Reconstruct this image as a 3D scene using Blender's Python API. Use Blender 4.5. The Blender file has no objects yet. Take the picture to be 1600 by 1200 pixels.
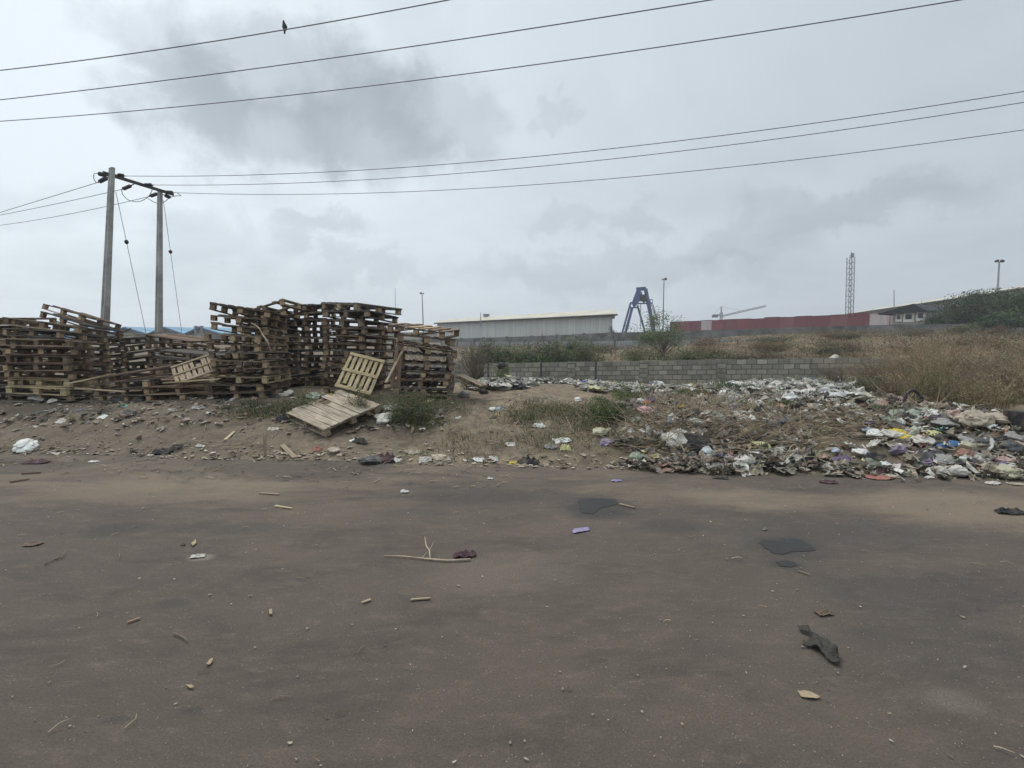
import bpy, bmesh, math, random
from mathutils import Vector, Matrix, noise
R = math.radians
random.seed(7)
C = bpy.context.scene.collection
SC = bpy.context.scene

# ------------------------------------------------------------ camera
EYE = 1.65; FPX = 850.0; PITCH = math.atan(70/850)
cam = bpy.data.cameras.new('camera'); camo = bpy.data.objects.new('camera', cam); C.objects.link(camo)
camo.location = (0, 0, EYE); camo.rotation_euler = (R(90)-PITCH, 0, 0)
cam.sensor_width = 36; cam.lens = 36*FPX/1600; cam.clip_start = .05; cam.clip_end = 3000
SC.camera = camo
SC.view_settings.view_transform = 'Standard'; SC.view_settings.look = 'None'
SC.view_settings.exposure = .34; SC.view_settings.gamma = 1
FW = Vector((0, math.cos(PITCH), -math.sin(PITCH))); UP = Vector((0, math.sin(PITCH), math.cos(PITCH)))
def ray(px, py): return Vector((1, 0, 0))*((px-800)/FPX) + UP*((600-py)/FPX) + FW
def P(px, py, Y):
    d = ray(px, py); return Vector((0, 0, EYE)) + d*(Y/d.y)

# ------------------------------------------------------------ world (overcast sky) and sun
SUN_EL, SUN_AZ = R(58), R(-35)
w = bpy.data.worlds.new('World'); SC.world = w; w.use_nodes = True
nt = w.node_tree; N = nt.nodes; L = nt.links; N.clear()
def nd(tree, t, **k):
    n = tree.nodes.new(t)
    for a, b in k.items(): setattr(n, a, b)
    return n
out = nd(nt, 'ShaderNodeOutputWorld'); bg = nd(nt, 'ShaderNodeBackground'); bg.inputs[1].default_value = .1
L.new(bg.outputs[0], out.inputs[0])
sky = nd(nt, 'ShaderNodeTexSky', sky_type='NISHITA', sun_disc=False, sun_elevation=SUN_EL, sun_rotation=SUN_AZ, dust_density=3)
tc = nd(nt, 'ShaderNodeTexCoord')
sep = nd(nt, 'ShaderNodeSeparateXYZ'); L.new(tc.outputs['Generated'], sep.inputs[0])
def mth(tree, op, a, b=None, c=None, clamp=False):
    n = tree.nodes.new('ShaderNodeMath'); n.operation = op; n.use_clamp = clamp
    for i, v in enumerate((a, b, c)):
        if v is None: continue
        if isinstance(v, (int, float)): n.inputs[i].default_value = v
        else: tree.links.new(v, n.inputs[i])
    return n.outputs[0]
def vmth(tree, op, a, b=None, s=None):
    n = tree.nodes.new('ShaderNodeVectorMath'); n.operation = op
    for i, v in enumerate((a, b)):
        if v is None: continue
        if isinstance(v, (tuple, list, Vector)): n.inputs[i].default_value = tuple(v)
        else: tree.links.new(v, n.inputs[i])
    if s is not None:
        if isinstance(s, (int, float)): n.inputs['Scale'].default_value = s
        else: tree.links.new(s, n.inputs['Scale'])
    return n
def mapr(tree, v, a, b, c=0, d=1, smooth=True):
    n = tree.nodes.new('ShaderNodeMapRange'); n.interpolation_type = 'SMOOTHSTEP' if smooth else 'LINEAR'
    tree.links.new(v, n.inputs[0])
    for i, x in enumerate((a, b, c, d)): n.inputs[i+1].default_value = x
    return n.outputs[0]
def noi(tree, vec, scale, detail=4, rough=.55, dist=0):
    n = tree.nodes.new('ShaderNodeTexNoise'); n.inputs['Scale'].default_value = scale
    n.inputs['Detail'].default_value = detail; n.inputs['Roughness'].default_value = rough; n.inputs['Distortion'].default_value = dist
    if vec is not None: tree.links.new(vec, n.inputs['Vector'])
    return n
# cloud-deck coordinates: direction projected on a flat layer overhead
zz = mth(nt, 'MAXIMUM', mth(nt, 'ADD', sep.outputs[2], .12), .05)
inv = mth(nt, 'DIVIDE', 1.0, zz)
deck = vmth(nt, 'SCALE', tc.outputs['Generated'], s=inv).outputs[0]
n1 = noi(nt, deck, .55, 6, .55, .3); n2 = noi(nt, deck, 1.6, 6, .6, .5)
f1 = mapr(nt, n1.outputs[0], .35, .7, .0, 1); f2 = mapr(nt, n2.outputs[0], .42, .72, 0, 1)
# brightness falls from left to right
base = mapr(nt, sep.outputs[0], -.75, .8, .90, .48, False)
b1 = mth(nt, 'MULTIPLY', base, mth(nt, 'SUBTRACT', 1.02, mth(nt, 'MULTIPLY', f1, .09)))
b2 = mth(nt, 'MULTIPLY', b1, mth(nt, 'SUBTRACT', 1.0, mth(nt, 'MULTIPLY', f2, .06)))
cur = b2
wn = noi(nt, tc.outputs['Generated'], 9, 8, .60, .3)
warp = vmth(nt, 'SCALE', vmth(nt, 'SUBTRACT', wn.outputs['Color'], (.5, .5, .5)).outputs[0], s=.22).outputs[0]
wv = vmth(nt, 'ADD', tc.outputs['Generated'], warp).outputs[0]
CL = [(390,200,110,50,.24),(570,205,85,62,.25),(290,140,85,45,.20),(235,70,60,50,.17),(490,120,130,42,.20),(690,195,75,38,.20),(450,170,160,75,.10),(960,422,190,22,.15),
      (1320,332,120,24,.18),(1150,385,70,22,.14),(885,350,50,18,.12),(490,355,50,20,.18),(575,420,80,18,.14),(330,372,70,32,.13),
      (1000,347,40,20,.15),(20,300,80,40,.08),(855,182,26,12,.10),(1000,250,300,60,.03),(220,420,130,30,.06),(660,60,60,50,.07)]
for (px, py, rx, ry, s) in CL:
    d = ray(px, py).normalized(); k = d.y  # angular size
    df = vmth(nt, 'SUBTRACT', wv, d).outputs[0]
    sx, sz = rx/FPX*k*1.25, ry/FPX*k*1.3
    df = vmth(nt, 'MULTIPLY', df, (1/sx, 1/(sx*1.3), 1/sz)).outputs[0]
    ln = vmth(nt, 'LENGTH', df).outputs['Value']
    m = mapr(nt, ln, .55, 1.35, s, 0)
    cur = mth(nt, 'MULTIPLY', cur, mth(nt, 'SUBTRACT', 1.0, m))
lowhaze = mapr(nt, sep.outputs[2], 0.0, .32, .86, 1.0)
cur = mth(nt, 'MULTIPLY', cur, lowhaze)
ramp = nd(nt, 'ShaderNodeValToRGB'); L.new(cur, ramp.inputs[0])
ramp.color_ramp.elements[0].position = .3; ramp.color_ramp.elements[0].color = (.28, .32, .362, 1)
ramp.color_ramp.elements[1].position = .8; ramp.color_ramp.elements[1].color = (.75, .825, .878, 1)
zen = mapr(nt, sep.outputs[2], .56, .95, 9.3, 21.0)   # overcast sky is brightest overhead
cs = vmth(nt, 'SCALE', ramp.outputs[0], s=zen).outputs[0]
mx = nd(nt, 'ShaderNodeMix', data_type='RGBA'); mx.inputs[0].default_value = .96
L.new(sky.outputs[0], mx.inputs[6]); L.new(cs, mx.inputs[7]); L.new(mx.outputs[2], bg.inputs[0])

sl = bpy.data.lights.new('sun', 'SUN'); sl.energy = 1.4; sl.angle = R(16); sl.color = (1, .94, .86)
so = bpy.data.objects.new('sun', sl); C.objects.link(so); so.rotation_euler = (R(90)-SUN_EL, 0, R(180)-SUN_AZ-R(180)); so.location = (0, 0, 30)
_sd = Vector((math.sin(SUN_AZ)*math.cos(SUN_EL), math.cos(SUN_AZ)*math.cos(SUN_EL), math.sin(SUN_EL)))
so.rotation_euler = _sd.to_track_quat('Z', 'Y').to_euler()

# ------------------------------------------------------------ helpers
def tag(o, label=None, cat=None, group=None, kind=None):
    if label: o['label'] = label
    if cat: o['category'] = cat
    if group: o['group'] = group
    if kind: o['kind'] = kind
    return o
def empty(name, loc=(0, 0, 0), rot=(0, 0, 0)):
    o = bpy.data.objects.new(name, None); C.objects.link(o); o.location = loc; o.rotation_euler = rot
    o.empty_display_size = .2; return o
class MB:
    def __init__(s): s.v = []; s.f = []; s.m = []
    def face(s, pts, m=0):
        b = len(s.v); s.v += [tuple(p) for p in pts]; s.f.append(tuple(range(b, b+len(pts)))); s.m.append(m)
    def box(s, c, d, rot=None, m=0, jit=0):
        b = len(s.v)
        for k in range(8):
            p = Vector(((k & 1)-.5, ((k >> 1) & 1)-.5, ((k >> 2) & 1)-.5))
            p = Vector((p.x*d[0], p.y*d[1], p.z*d[2]))
            if jit: p += Vector((random.uniform(-jit, jit), random.uniform(-jit, jit), random.uniform(-jit, jit)))
            if rot is not None: p = rot @ p
            s.v.append(tuple(p+Vector(c)))
        for q in ((0,2,3,1),(4,5,7,6),(0,1,5,4),(2,6,7,3),(0,4,6,2),(1,3,7,5)): s.f.append(tuple(b+i for i in q)); s.m.append(m)
    def bar(s, a, b, wd, ht=None, m=0, up=(0, 0, 1)):
        a = Vector(a); b = Vector(b); ht = ht or wd; d = b-a; l = d.length
        if l < 1e-6: return
        z = d.normalized(); u = Vector(up)
        if abs(z.dot(u)) > .98: u = Vector((0, 1, 0))
        x = u.cross(z).normalized(); y = z.cross(x)
        s.box((a+b)/2, (wd, ht, l), Matrix((x, y, z)).transposed(), m)
    def tube(s, pts, r, n=6, m=0):
        pts = [Vector(p) for p in pts]; rs = r if isinstance(r, (list, tuple)) else [r]*len(pts); b = len(s.v)
        for i, p in enumerate(pts):
            d = (pts[min(i+1, len(pts)-1)]-pts[max(i-1, 0)]).normalized()
            u = Vector((0, 0, 1)) if abs(d.z) < .9 else Vector((1, 0, 0))
            x = d.cross(u).normalized(); y = d.cross(x)
            for k in range(n):
                a = 2*math.pi*k/n; s.v.append(tuple(p+(x*math.cos(a)+y*math.sin(a))*rs[i]))
        for i in range(len(pts)-1):
            for k in range(n):
                s.f.append((b+i*n+k, b+i*n+(k+1) % n, b+(i+1)*n+(k+1) % n, b+(i+1)*n+k)); s.m.append(m)
        s.f.append(tuple(b+k for k in range(n))[::-1]); s.m.append(m)
        s.f.append(tuple(b+(len(pts)-1)*n+k for k in range(n))); s.m.append(m)
    def ribbon(s, pts, wd, m=0):
        pts = [Vector(p) for p in pts]; b = len(s.v); a = random.uniform(0, math.pi); sd = Vector((math.cos(a), math.sin(a), random.uniform(-.3, .3)))*wd/2
        n = len(pts)
        for i, p in enumerate(pts):
            k = 1-.7*i/(n-1); s.v.append(tuple(p-sd*k)); s.v.append(tuple(p+sd*k))
        for i in range(n-1): s.f.append((b+2*i, b+2*i+1, b+2*i+3, b+2*i+2)); s.m.append(m)
    def leaf(s, p, l, wd, m=0):
        d = Vector((random.gauss(0, 1), random.gauss(0, 1), random.gauss(0, .7)+.2)).normalized()
        q = d.cross(Vector((random.gauss(0, 1), random.gauss(0, 1), random.gauss(0, 1)))).normalized()*wd/2
        p = Vector(p); s.face((p, p+d*l*.5+q, p+d*l, p+d*l*.5-q), m)
    def mesh(s, name):
        me = bpy.data.meshes.new(name); me.from_pydata(s.v, [], s.f)
        if any(s.m): me.polygons.foreach_set('material_index', s.m)
        me.update(); return me
    def build(s, name, mats, parent=None, smooth=False):
        me = s.mesh(name)
        for q in (mats if isinstance(mats, (list, tuple)) else [mats]): me.materials.append(q)
        if smooth: me.polygons.foreach_set('use_smooth', [True]*len(me.polygons))
        o = bpy.data.objects.new(name, me); C.objects.link(o)
        if parent: o.parent = parent
        return o
def copy_tree(o, parent=None):
    c = o.copy(); C.objects.link(c); c.parent = parent
    for ch in list(o.children): copy_tree(ch, c)
    return c

# ------------------------------------------------------------ materials
def S(r, g, b):
    f = lambda c: ((c/255+.055)/1.055)**2.4 if c > 10 else c/255/12.92
    return (f(r), f(g), f(b), 1)
def newmat(name):
    m = bpy.data.materials.new(name); m.use_nodes = True; t = m.node_tree; t.nodes.clear()
    o = t.nodes.new('ShaderNodeOutputMaterial'); b = t.nodes.new('ShaderNodeBsdfPrincipled'); t.links.new(b.outputs[0], o.inputs[0])
    b.inputs['Roughness'].default_value = .85; b.inputs['Specular IOR Level'].default_value = .25
    return m, t, b
def rampn(t, fac, stops, const=False):
    r = t.nodes.new('ShaderNodeValToRGB'); cr = r.color_ramp
    if const: cr.interpolation = 'CONSTANT'
    while len(cr.elements) < len(stops): cr.elements.new(.5)
    for e, (p, c) in zip(cr.elements, stops): e.position = p; e.color = c
    t.links.new(fac, r.inputs[0]); return r.outputs[0]
def mixc(t, f, a, b, bt='MIX'):
    n = t.nodes.new('ShaderNodeMix'); n.data_type = 'RGBA'; n.blend_type = bt
    for i, v in ((0, f), (6, a), (7, b)):
        if isinstance(v, (int, float)): n.inputs[i].default_value = v
        elif isinstance(v, tuple): n.inputs[i].default_value = v
        else: t.links.new(v, n.inputs[i])
    return n.outputs[2]
def bump(t, b, h, st, dist=.02):
    n = t.nodes.new('ShaderNodeBump'); n.inputs['Strength'].default_value = st; n.inputs['Distance'].default_value = dist
    t.links.new(h, n.inputs['Height']); t.links.new(n.outputs[0], b.inputs['Normal'])
def coord(t, k='Object'): return t.nodes.new('ShaderNodeTexCoord').outputs[k]
def simple(name, col, rough=.8, var=.25, scale=6, metal=0, dirt=None, dirtamt=.5):
    m, t, b = newmat(name); co = coord(t)
    n = noi(t, co, scale, 5, .6)
    c = mixc(t, mapr(t, n.outputs[0], .3, .7), tuple(x*(1-var) for x in col[:3])+(1,), tuple(min(1, x*(1+var*.7)) for x in col[:3])+(1,))
    if dirt:
        n2 = noi(t, co, scale*.6, 6, .7); c = mixc(t, mapr(t, n2.outputs[0], .48, .72, 0, dirtamt), c, dirt)
    t.links.new(c, b.inputs['Base Color']); b.inputs['Roughness'].default_value = rough; b.inputs['Metallic'].default_value = metal
    bump(t, b, n.outputs[0], .25, .01)
    return m
def island(name, stops, rough=.8, spec=.2, const=True, dirt=None, dscale=3, damt=.6, trans=0):
    m, t, b = newmat(name); g = t.nodes.new('ShaderNodeNewGeometry')
    c = rampn(t, g.outputs['Random Per Island'], stops, const)
    if dirt:
        n = noi(t, g.outputs['Position'], dscale, 5, .65); c = mixc(t, mapr(t, n.outputs[0], .4, .68, 0, damt), c, dirt)
    t.links.new(c, b.inputs['Base Color']); b.inputs['Roughness'].default_value = rough; b.inputs['Specular IOR Level'].default_value = spec
    if trans:
        o = t.nodes['Material Output']; tr = t.nodes.new('ShaderNodeBsdfTranslucent'); t.links.new(c, tr.inputs[0])
        mx = t.nodes.new('ShaderNodeMixShader'); mx.inputs[0].default_value = trans
        t.links.new(b.outputs[0], mx.inputs[1]); t.links.new(tr.outputs[0], mx.inputs[2]); t.links.new(mx.outputs[0], o.inputs[0])
    return m
DUST = (.16, .128, .092, 1)
def wood(name, stops, axis=0):
    m, t, b = newmat(name); oi = t.nodes.new('ShaderNodeObjectInfo'); co = coord(t)
    off = vmth(t, 'ADD', co, None).outputs[0]
    ad = t.nodes.new('ShaderNodeVectorMath'); ad.operation = 'MULTIPLY_ADD'; t.links.new(oi.outputs['Random'], ad.inputs[0])
    ad.inputs[1].default_value = (17, 31, 11); t.links.new(co, ad.inputs[2])
    mp = t.nodes.new('ShaderNodeMapping'); mp.inputs['Scale'].default_value = (2, 26, 26) if axis == 0 else (26, 2, 26); t.links.new(ad.outputs[0], mp.inputs[0])
    gr = noi(t, mp.outputs[0], 1.6, 6, .65)
    g = t.nodes.new('ShaderNodeNewGeometry')
    rnd = mth(t, 'FRACT', mth(t, 'ADD', mth(t, 'MULTIPLY', g.outputs['Random Per Island'], .55), mth(t, 'MULTIPLY', oi.outputs['Random'], .6)))
    c = rampn(t, rnd, stops)
    c2 = mixc(t, mapr(t, gr.outputs[0], .3, .72, 0, .65), c, (.035, .028, .023, 1))
    bl = noi(t, ad.outputs[0], 3.5, 4, .6); c3 = mixc(t, mapr(t, bl.outputs[0], .5, .75, 0, .45), c2, (.10, .085, .07, 1))
    t.links.new(c3, b.inputs['Base Color']); bump(t, b, gr.outputs[0], .5, .006); b.inputs['Roughness'].default_value = .92
    return m
M = {}
M['board'] = wood('weathered_board', [(0, (.055, .035, .026, 1)), (.35, (.112, .071, .050, 1)), (.65, (.16, .104, .072, 1)), (.9, (.28, .185, .12, 1)), (1, (.46, .33, .20, 1))])
M['boardy'] = wood('weathered_board_across', [(0, (.08, .062, .05, 1)), (.5, (.13, .10, .08, 1)), (1, (.22, .165, .11, 1))], 1)
M['block'] = wood('block_wood', [(0, (.09, .062, .045, 1)), (.35, (.195, .138, .097, 1)), (.7, (.34, .245, .155, 1)), (1, (.58, .43, .25, 1))])
M['fresh'] = wood('fresh_pine', [(0, (.44, .35, .20, 1)), (.6, (.54, .44, .26, 1)), (1, (.60, .50, .31, 1))])
M['freshy'] = wood('fresh_pine_across', [(0, (.44, .35, .20, 1)), (.6, (.54, .44, .26, 1)), (1, (.60, .50, .31, 1))], 1)
M['tan'] = wood('tan_board', [(0, (.24, .185, .125, 1)), (.6, (.33, .26, .18, 1)), (1, (.40, .315, .22, 1))])
M['grey'] = wood('silvered_board', [(0, (.08, .07, .062, 1)), (.5, (.14, .125, .11, 1)), (1, (.25, .225, .195, 1))])
M['greytan'] = wood('sun_bleached_board', [(0, (.34, .28, .21, 1)), (.6, (.43, .365, .28, 1)), (1, (.50, .43, .33, 1))])
M['tany'] = wood('tan_board_across', [(0, (.24, .185, .125, 1)), (.6, (.33, .26, .18, 1)), (1, (.40, .315, .22, 1))], 1)
M['concrete'] = simple('pole_concrete', (.33, .325, .31, 1), .9, .3, 1.6, 0, (.15, .14, .125, 1), .8)
M['iron'] = simple('dark_iron', (.05, .05, .055, 1), .6, .3, 8)
M['wire'] = simple('wire_metal', (.10, .11, .14, 1), .6, .2, 3)
M['insul'] = simple('insulator', (.035, .032, .035, 1), .35, .2, 9)

# ------------------------------------------------------------ terrain
def ss(a, b, x):
    t = max(0, min(1, (x-a)/(b-a))); return t*t*(3-2*t)
def lerp(a, b, t): return a+(b-a)*t
def edge(x):
    xx = max(-14, min(12, x)); return 6.95-.118*xx + .10*noise.noise(Vector((x*.6, 3.1, 0))) + .05*noise.noise(Vector((x*2.3, 7.1, 0)))
WALL = [(-22, 33.5), (-2, 30.5), (11, 27), (19, 21.2), (27, 15.5), (40, 6)]
WTOP = [.25, .28, .64, 1.02, 1.35, 1.8]
def wally(x):
    for i in range(len(WALL)-1):
        if x <= WALL[i+1][0] or i == len(WALL)-2:
            a, b = WALL[i], WALL[i+1]; return a[1]+(b[1]-a[1])*(x-a[0])/(b[0]-a[0])
def H(x, y):
    d = y-edge(x)
    if d < -1: return -.08
    T = lerp(.60, .44, ss(.5, 4, x)); wdt = lerp(1.9, 3.0, ss(-6.5, -1.5, x)); T = lerp(T, .50, ss(-4, -8, x))
    h = -.06*(1-ss(-.25, .02, d))
    if d > 0:
        u = min(1, d/wdt); h += T*(.30*(1-(1-u)**3)+.70*ss(0, 1, u))
    # mounds of refuse
    h += .20*math.exp(-((x-2.6)/1.0)**2-((y-7.9)/.7)**2)+.16*math.exp(-((x-6.4)/1.5)**2-((y-8.0)/.9)**2)
    # fall away behind the bank
    B = lerp(-.98, -.05, ss(3, 18, x)); B = lerp(B, -.3, ss(-5, -12, x)); y0 = lerp(11.5, 13.5, ss(-2, -6, x)); wy = wally(max(-40, min(34, x)))
    if y > y0: h = lerp(h, B, ss(y0, 28, y) if wy > 24 else ss(y0, max(y0+2, wy), y))
    if y > wy: h = lerp(h, lerp(.6, 2.2, ss(8, 34, x)), ss(wy+1, 56, y)); h = lerp(h, 1.05, ss(62, 110, y))
    a = 1 if d > .1 else max(0, d*10)
    if a:
        v = Vector((x, y, 0))
        near = 1 if y < 14 else 0
        h += a*(.05*noise.noise(v*.9)+(.035*noise.noise(v*2.7)+.022*noise.noise(v*7) + .012*noise.noise(v*17) if near else 0)) + (.25*noise.noise(v*.09) if y > 34 else 0)
    return h
def G(px, py):
    d = ray(px, py); y = 1.0; prev = y
    while y < 60:
        p = P(px, py, y)
        if p.z <= max(H(p.x, p.y), .004 if p.y < edge(p.x)-.1 else -9): break
        prev = y; y *= 1.012
    lo, hi = prev, y
    for _ in range(10):
        md = (lo+hi)/2; p = P(px, py, md)
        if p.z <= max(H(p.x, p.y), .004 if p.y < edge(p.x)-.1 else -9): hi = md
        else: lo = md
    p = P(px, py, hi); return p
def gz(x, y): return max(H(x, y), .004) if y < edge(x)+.2 else H(x, y)

xs = [-13+i*.1 for i in range(261)]; s = .14
while xs[-1] < 330: xs.append(xs[-1]+s); s *= 1.13
s = .14
while xs[0] > -330: xs.insert(0, xs[0]-s); s *= 1.13
ys = [-12, -4, 2, 4.5]; y = 5.4
while y < 12: ys.append(y); y += .055
s = .06
while ys[-1] < 34: ys.append(ys[-1]+s); s = min(s*1.05, .5)
while ys[-1] < 450: ys.append(ys[-1]+s); s *= 1.07
g = MB(); nx = len(xs)
for yy in ys:
    for xx in xs: g.v.append((xx, yy, H(xx, yy)))
for j in range(len(ys)-1):
    for i in range(nx-1): g.f.append((j*nx+i, j*nx+i+1, (j+1)*nx+i+1, (j+1)*nx+i)); g.m.append(0)
m, t, b = newmat('dirt_ground'); co = coord(t)
a1 = noi(t, co, .55, 6, .6); a2 = noi(t, co, 5, 7, .65); a3 = noi(t, co, 38, 5, .7)
c = rampn(t, a1.outputs[0], [(.32, (.125, .100, .070, 1)), (.5, (.185, .147, .100, 1)), (.68, (.24, .190, .125, 1))])
c = mixc(t, mapr(t, a2.outputs[0], .38, .64, .0, .75), c, (.070, .055, .041, 1))
c = mixc(t, mapr(t, a3.outputs[0], .55, .75, 0, .5), c, (.30, .25, .19, 1))
sx = t.nodes.new('ShaderNodeSeparateXYZ'); t.links.new(co, sx.inputs[0])
far = mapr(t, sx.outputs[1], 24, 40, 0, 1)
dr = rampn(t, a1.outputs[0], [(.35, (.085, .085, .045, 1)), (.5, (.13, .09, .058, 1)), (.6, (.16, .13, .085, 1)), (.7, (.10, .095, .05, 1))])
c = mixc(t, far, c, dr)
lf = mapr(t, sx.outputs[0], -1.5, -5, 0, .55); c = mixc(t, lf, c, (.115, .092, .072, 1))
t.links.new(c, b.inputs['Base Color']); b.inputs['Roughness'].default_value = .97
hh = mth(t, 'ADD', mth(t, 'MULTIPLY', a2.outputs[0], 1.0), mth(t, 'MULTIPLY', a3.outputs[0], .35)); bump(t, b, hh, .9, .05)
M['dirt'] = m
tag(g.build('ground', m, smooth=True), kind='structure')

# road sheet
m, t, b = newmat('dusty_asphalt'); co = coord(t)
mpn = t.nodes.new('ShaderNodeMapping'); mpn.inputs['Scale'].default_value = (.45, 1, 1); t.links.new(co, mpn.inputs[0]); st = mpn.outputs[0]
a1 = noi(t, st, .42, 10, .68, .5); a2 = noi(t, st, 2.2, 10, .74, .5); a3 = noi(t, co, 90, 4, .75); a4 = noi(t, st, 1.0, 10, .72, .6); a5 = noi(t, st, 11, 8, .76, .4)
c = rampn(t, a1.outputs[0], [(.3, (.066, .052, .042, 1)), (.5, (.088, .070, .055, 1)), (.7, (.114, .090, .068, 1))])
c = mixc(t, mapr(t, a2.outputs[0], .45, .66, 0, .6), c, (.044, .036, .029, 1))
c = mixc(t, mapr(t, a5.outputs[0], .5, .68, 0, .45), c, (.155, .123, .095, 1))
# dust thickens towards the bank
sx = t.nodes.new('ShaderNodeSeparateXYZ'); t.links.new(co, sx.inputs[0])
dst = mth(t, 'MULTIPLY', mapr(t, sx.outputs[1], 3.6, 6.6, 0, 1), mapr(t, a4.outputs[0], .46, .60, .0, .7))
c = mixc(t, dst, c, (.165, .128, .092, 1))
def blob(x, y, rx, ry, col, amt, cc, ns=2.0, soft=.35):
    soft = min(soft, .5); wn = noi(t, st, ns*1.6, 9, .78); wv = vmth(t, 'ADD', co, vmth(t, 'SCALE', vmth(t, 'SUBTRACT', wn.outputs['Color'], (.5, .5, .5)).outputs[0], s=1.6*max(rx, ry)).outputs[0]).outputs[0]
    df = vmth(t, 'MULTIPLY', vmth(t, 'SUBTRACT', wv, (x, y, 0)).outputs[0], (1/rx, 1/ry, 0)).outputs[0]
    ln = vmth(t, 'LENGTH', df).outputs['Value']
    return mixc(t, mapr(t, ln, 1-soft, 1+soft, amt, 0), cc, col)
def pb(px, py, w, h, col, amt, cc, ns=2.0, soft=.45):
    p = G(px, py); rx = w/2*p.y/FPX; ry = abs(P(px, py-h/2, 1).y and 0) or (G(px, py-h/2).y-G(px, py+h/2).y)/2
    return blob(p.x, p.y, rx, max(.03, ry), col, amt, cc, ns, soft)
DK = (.040, .037, .036, 1); SD = (.27, .21, .14, 1)
for a in [(1500,790,330,55,SD,.42),(250,765,420,40,SD,.3),(1180,780,230,30,SD,.35),(800,895,260,60,(.17,.14,.11,1),.35)]: c = pb(*a, c, 1.3, .7)
for a in [(1232,853,120,34,DK,.7),(1227,880,56,16,DK,.6),(932,792,96,36,DK,.75),(640,800,150,16,DK,.3),(185,825,95,22,DK,.6),(1050,822,110,26,DK,.5),(330,825,200,22,DK,.4),(270,942,50,14,DK,.45),(1430,925,300,60,DK,.4),(1300,830,380,40,DK,.35),(490,745,160,14,DK,.4),(180,1125,40,14,DK,.5),(300,1110,40,12,DK,.5),(1480,1010,300,110,DK,.28),(930,800,70,20,DK,.6),(760,775,260,24,DK,.3),(1120,1010,120,30,DK,.2),(600,860,60,14,DK,.25),(1340,985,60,12,DK,.3)]: c = pb(*a, c)
c = pb(1490, 1095, 85, 34, (.20, .18, .15, 1), .22, c, 5, .9); c = pb(315, 870, 38, 10, (.28, .25, .21, 1), .5, c, 6, .9)
# small pale aggregate
vo = t.nodes.new('ShaderNodeTexVoronoi'); vo.inputs['Scale'].default_value = 55; t.links.new(co, vo.inputs['Vector'])
sp = mth(t, 'MULTIPLY', mapr(t, vo.outputs['Distance'], .10, .24, 1, 0), mapr(t, noi(t, co, 21, 3, .5).outputs[0], .52, .62, 0, .75))
c = mixc(t, sp, c, (.30, .275, .24, 1))
c = mixc(t, mapr(t, a3.outputs[0], .38, .62, 0, .75), c, mixc(t, .6, c, (.025, .022, .020, 1)))
t.links.new(c, b.inputs['Base Color']); b.inputs['Roughness'].default_value = .9; b.inputs['Specular IOR Level'].default_value = .3
hh = mth(t, 'ADD', mth(t, 'MULTIPLY', a3.outputs[0], .5), mth(t, 'ADD', mth(t, 'MULTIPLY', a5.outputs[0], .6), sp)); bump(t, b, hh, .65, .008)
g = MB(); X = [-60, -40, -25]+[-16+i*.25 for i in range(129)]+[25, 40, 60]
for i in range(len(X)-1):
    rows = 12
for i, xx in enumerate(X):
    e = edge(xx)+.35
    for j in range(13):
        yy = -12+(e+12)*j/12; g.v.append((xx, yy, .0))
for i in range(len(X)-1):
    for j in range(12): g.f.append((i*13+j, (i+1)*13+j, (i+1)*13+j+1, i*13+j+1)); g.m.append(0)
tag(g.build('road', m), kind='structure')

# ------------------------------------------------------------ pallets
def pallet_parts(seed, kinds=('board', 'boardy', 'block'), slats=6, close=False, broken=0, bare=False):
    rs = random.getstate(); random.seed(seed)
    d = MB(); n = slats
    for i in range(n):
        if broken and random.random() < broken: continue
        y = -.45+.9*i/(n-1); wd = .9/(n-1)*random.uniform(.86, .97) if close else random.choice((.085, .095, .12))
        ln = 1.2 if random.random() > .12 else random.uniform(.8, 1.1)
        rg_ = random.random()*.10 if close else 0; d.box(((ln-1.2)/2*random.choice((-1, 1))-rg_/2, y, .126+(random.uniform(0, .012) if close else 0)), (ln-rg_, wd, .018), Matrix.Rotation(random.uniform(-.02, .02) if close else random.uniform(-.012, .012), 3, 'Z') @ Matrix.Rotation(random.uniform(-.014, .014) if close else 0, 3, 'Y'), 0, .002 if not close else .007)
    for x in (-.55, 0, .55): d.box((x, 0, .1055), (.095, .995, .021), None, 1, .002)
    bt = []
    for y in (-.45, 0, .45):
        if random.random() > .06 and not bare: q_ = MB(); q_.box((0, y, .009), (1.2, .09, .017), None, 0, .002); bt.append(q_.mesh('bottom_board'))
    bl = []
    for x in (-.55, 0, .55):
        for y in (-.45, 0, .45):
            if random.random() > .04 and not bare: bl.append((x+random.uniform(-.008, .008), y+random.uniform(-.01, .01), .0565, random.uniform(-.12, .12)))
    random.setstate(rs)
    dm = d.mesh('deck'); dm.materials.append(M[kinds[0]]); dm.materials.append(M[kinds[1]])
    for q_ in bt: q_.materials.append(M[kinds[0]])
    return dm, bt, bl, kinds[2]
blockmesh = {}
def bmesh_block(kind):
    if kind in blockmesh: return random.choice(blockmesh[kind])
    L_ = []
    for k in range(3):
        b = MB(); b.box((0, 0, 0), (random.choice((.078, .088, .11)), .088, .077), None, 0, .002); me = b.mesh('block'); me.materials.append(M[kind]); L_.append(me)
    blockmesh[kind] = L_; return L_[0]
VAR = [pallet_parts(s, slats=n, broken=br) for s, n, br in ((1, 6, 0), (2, 5, 0), (3, 7, .1), (4, 6, .25), (5, 5, .15), (6, 7, .3))]
GREYV = [pallet_parts(s, ('grey', 'grey', 'block'), n, broken=br) for s, n, br in ((11, 6, .1), (12, 7, .2), (13, 5, 0))]
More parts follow.
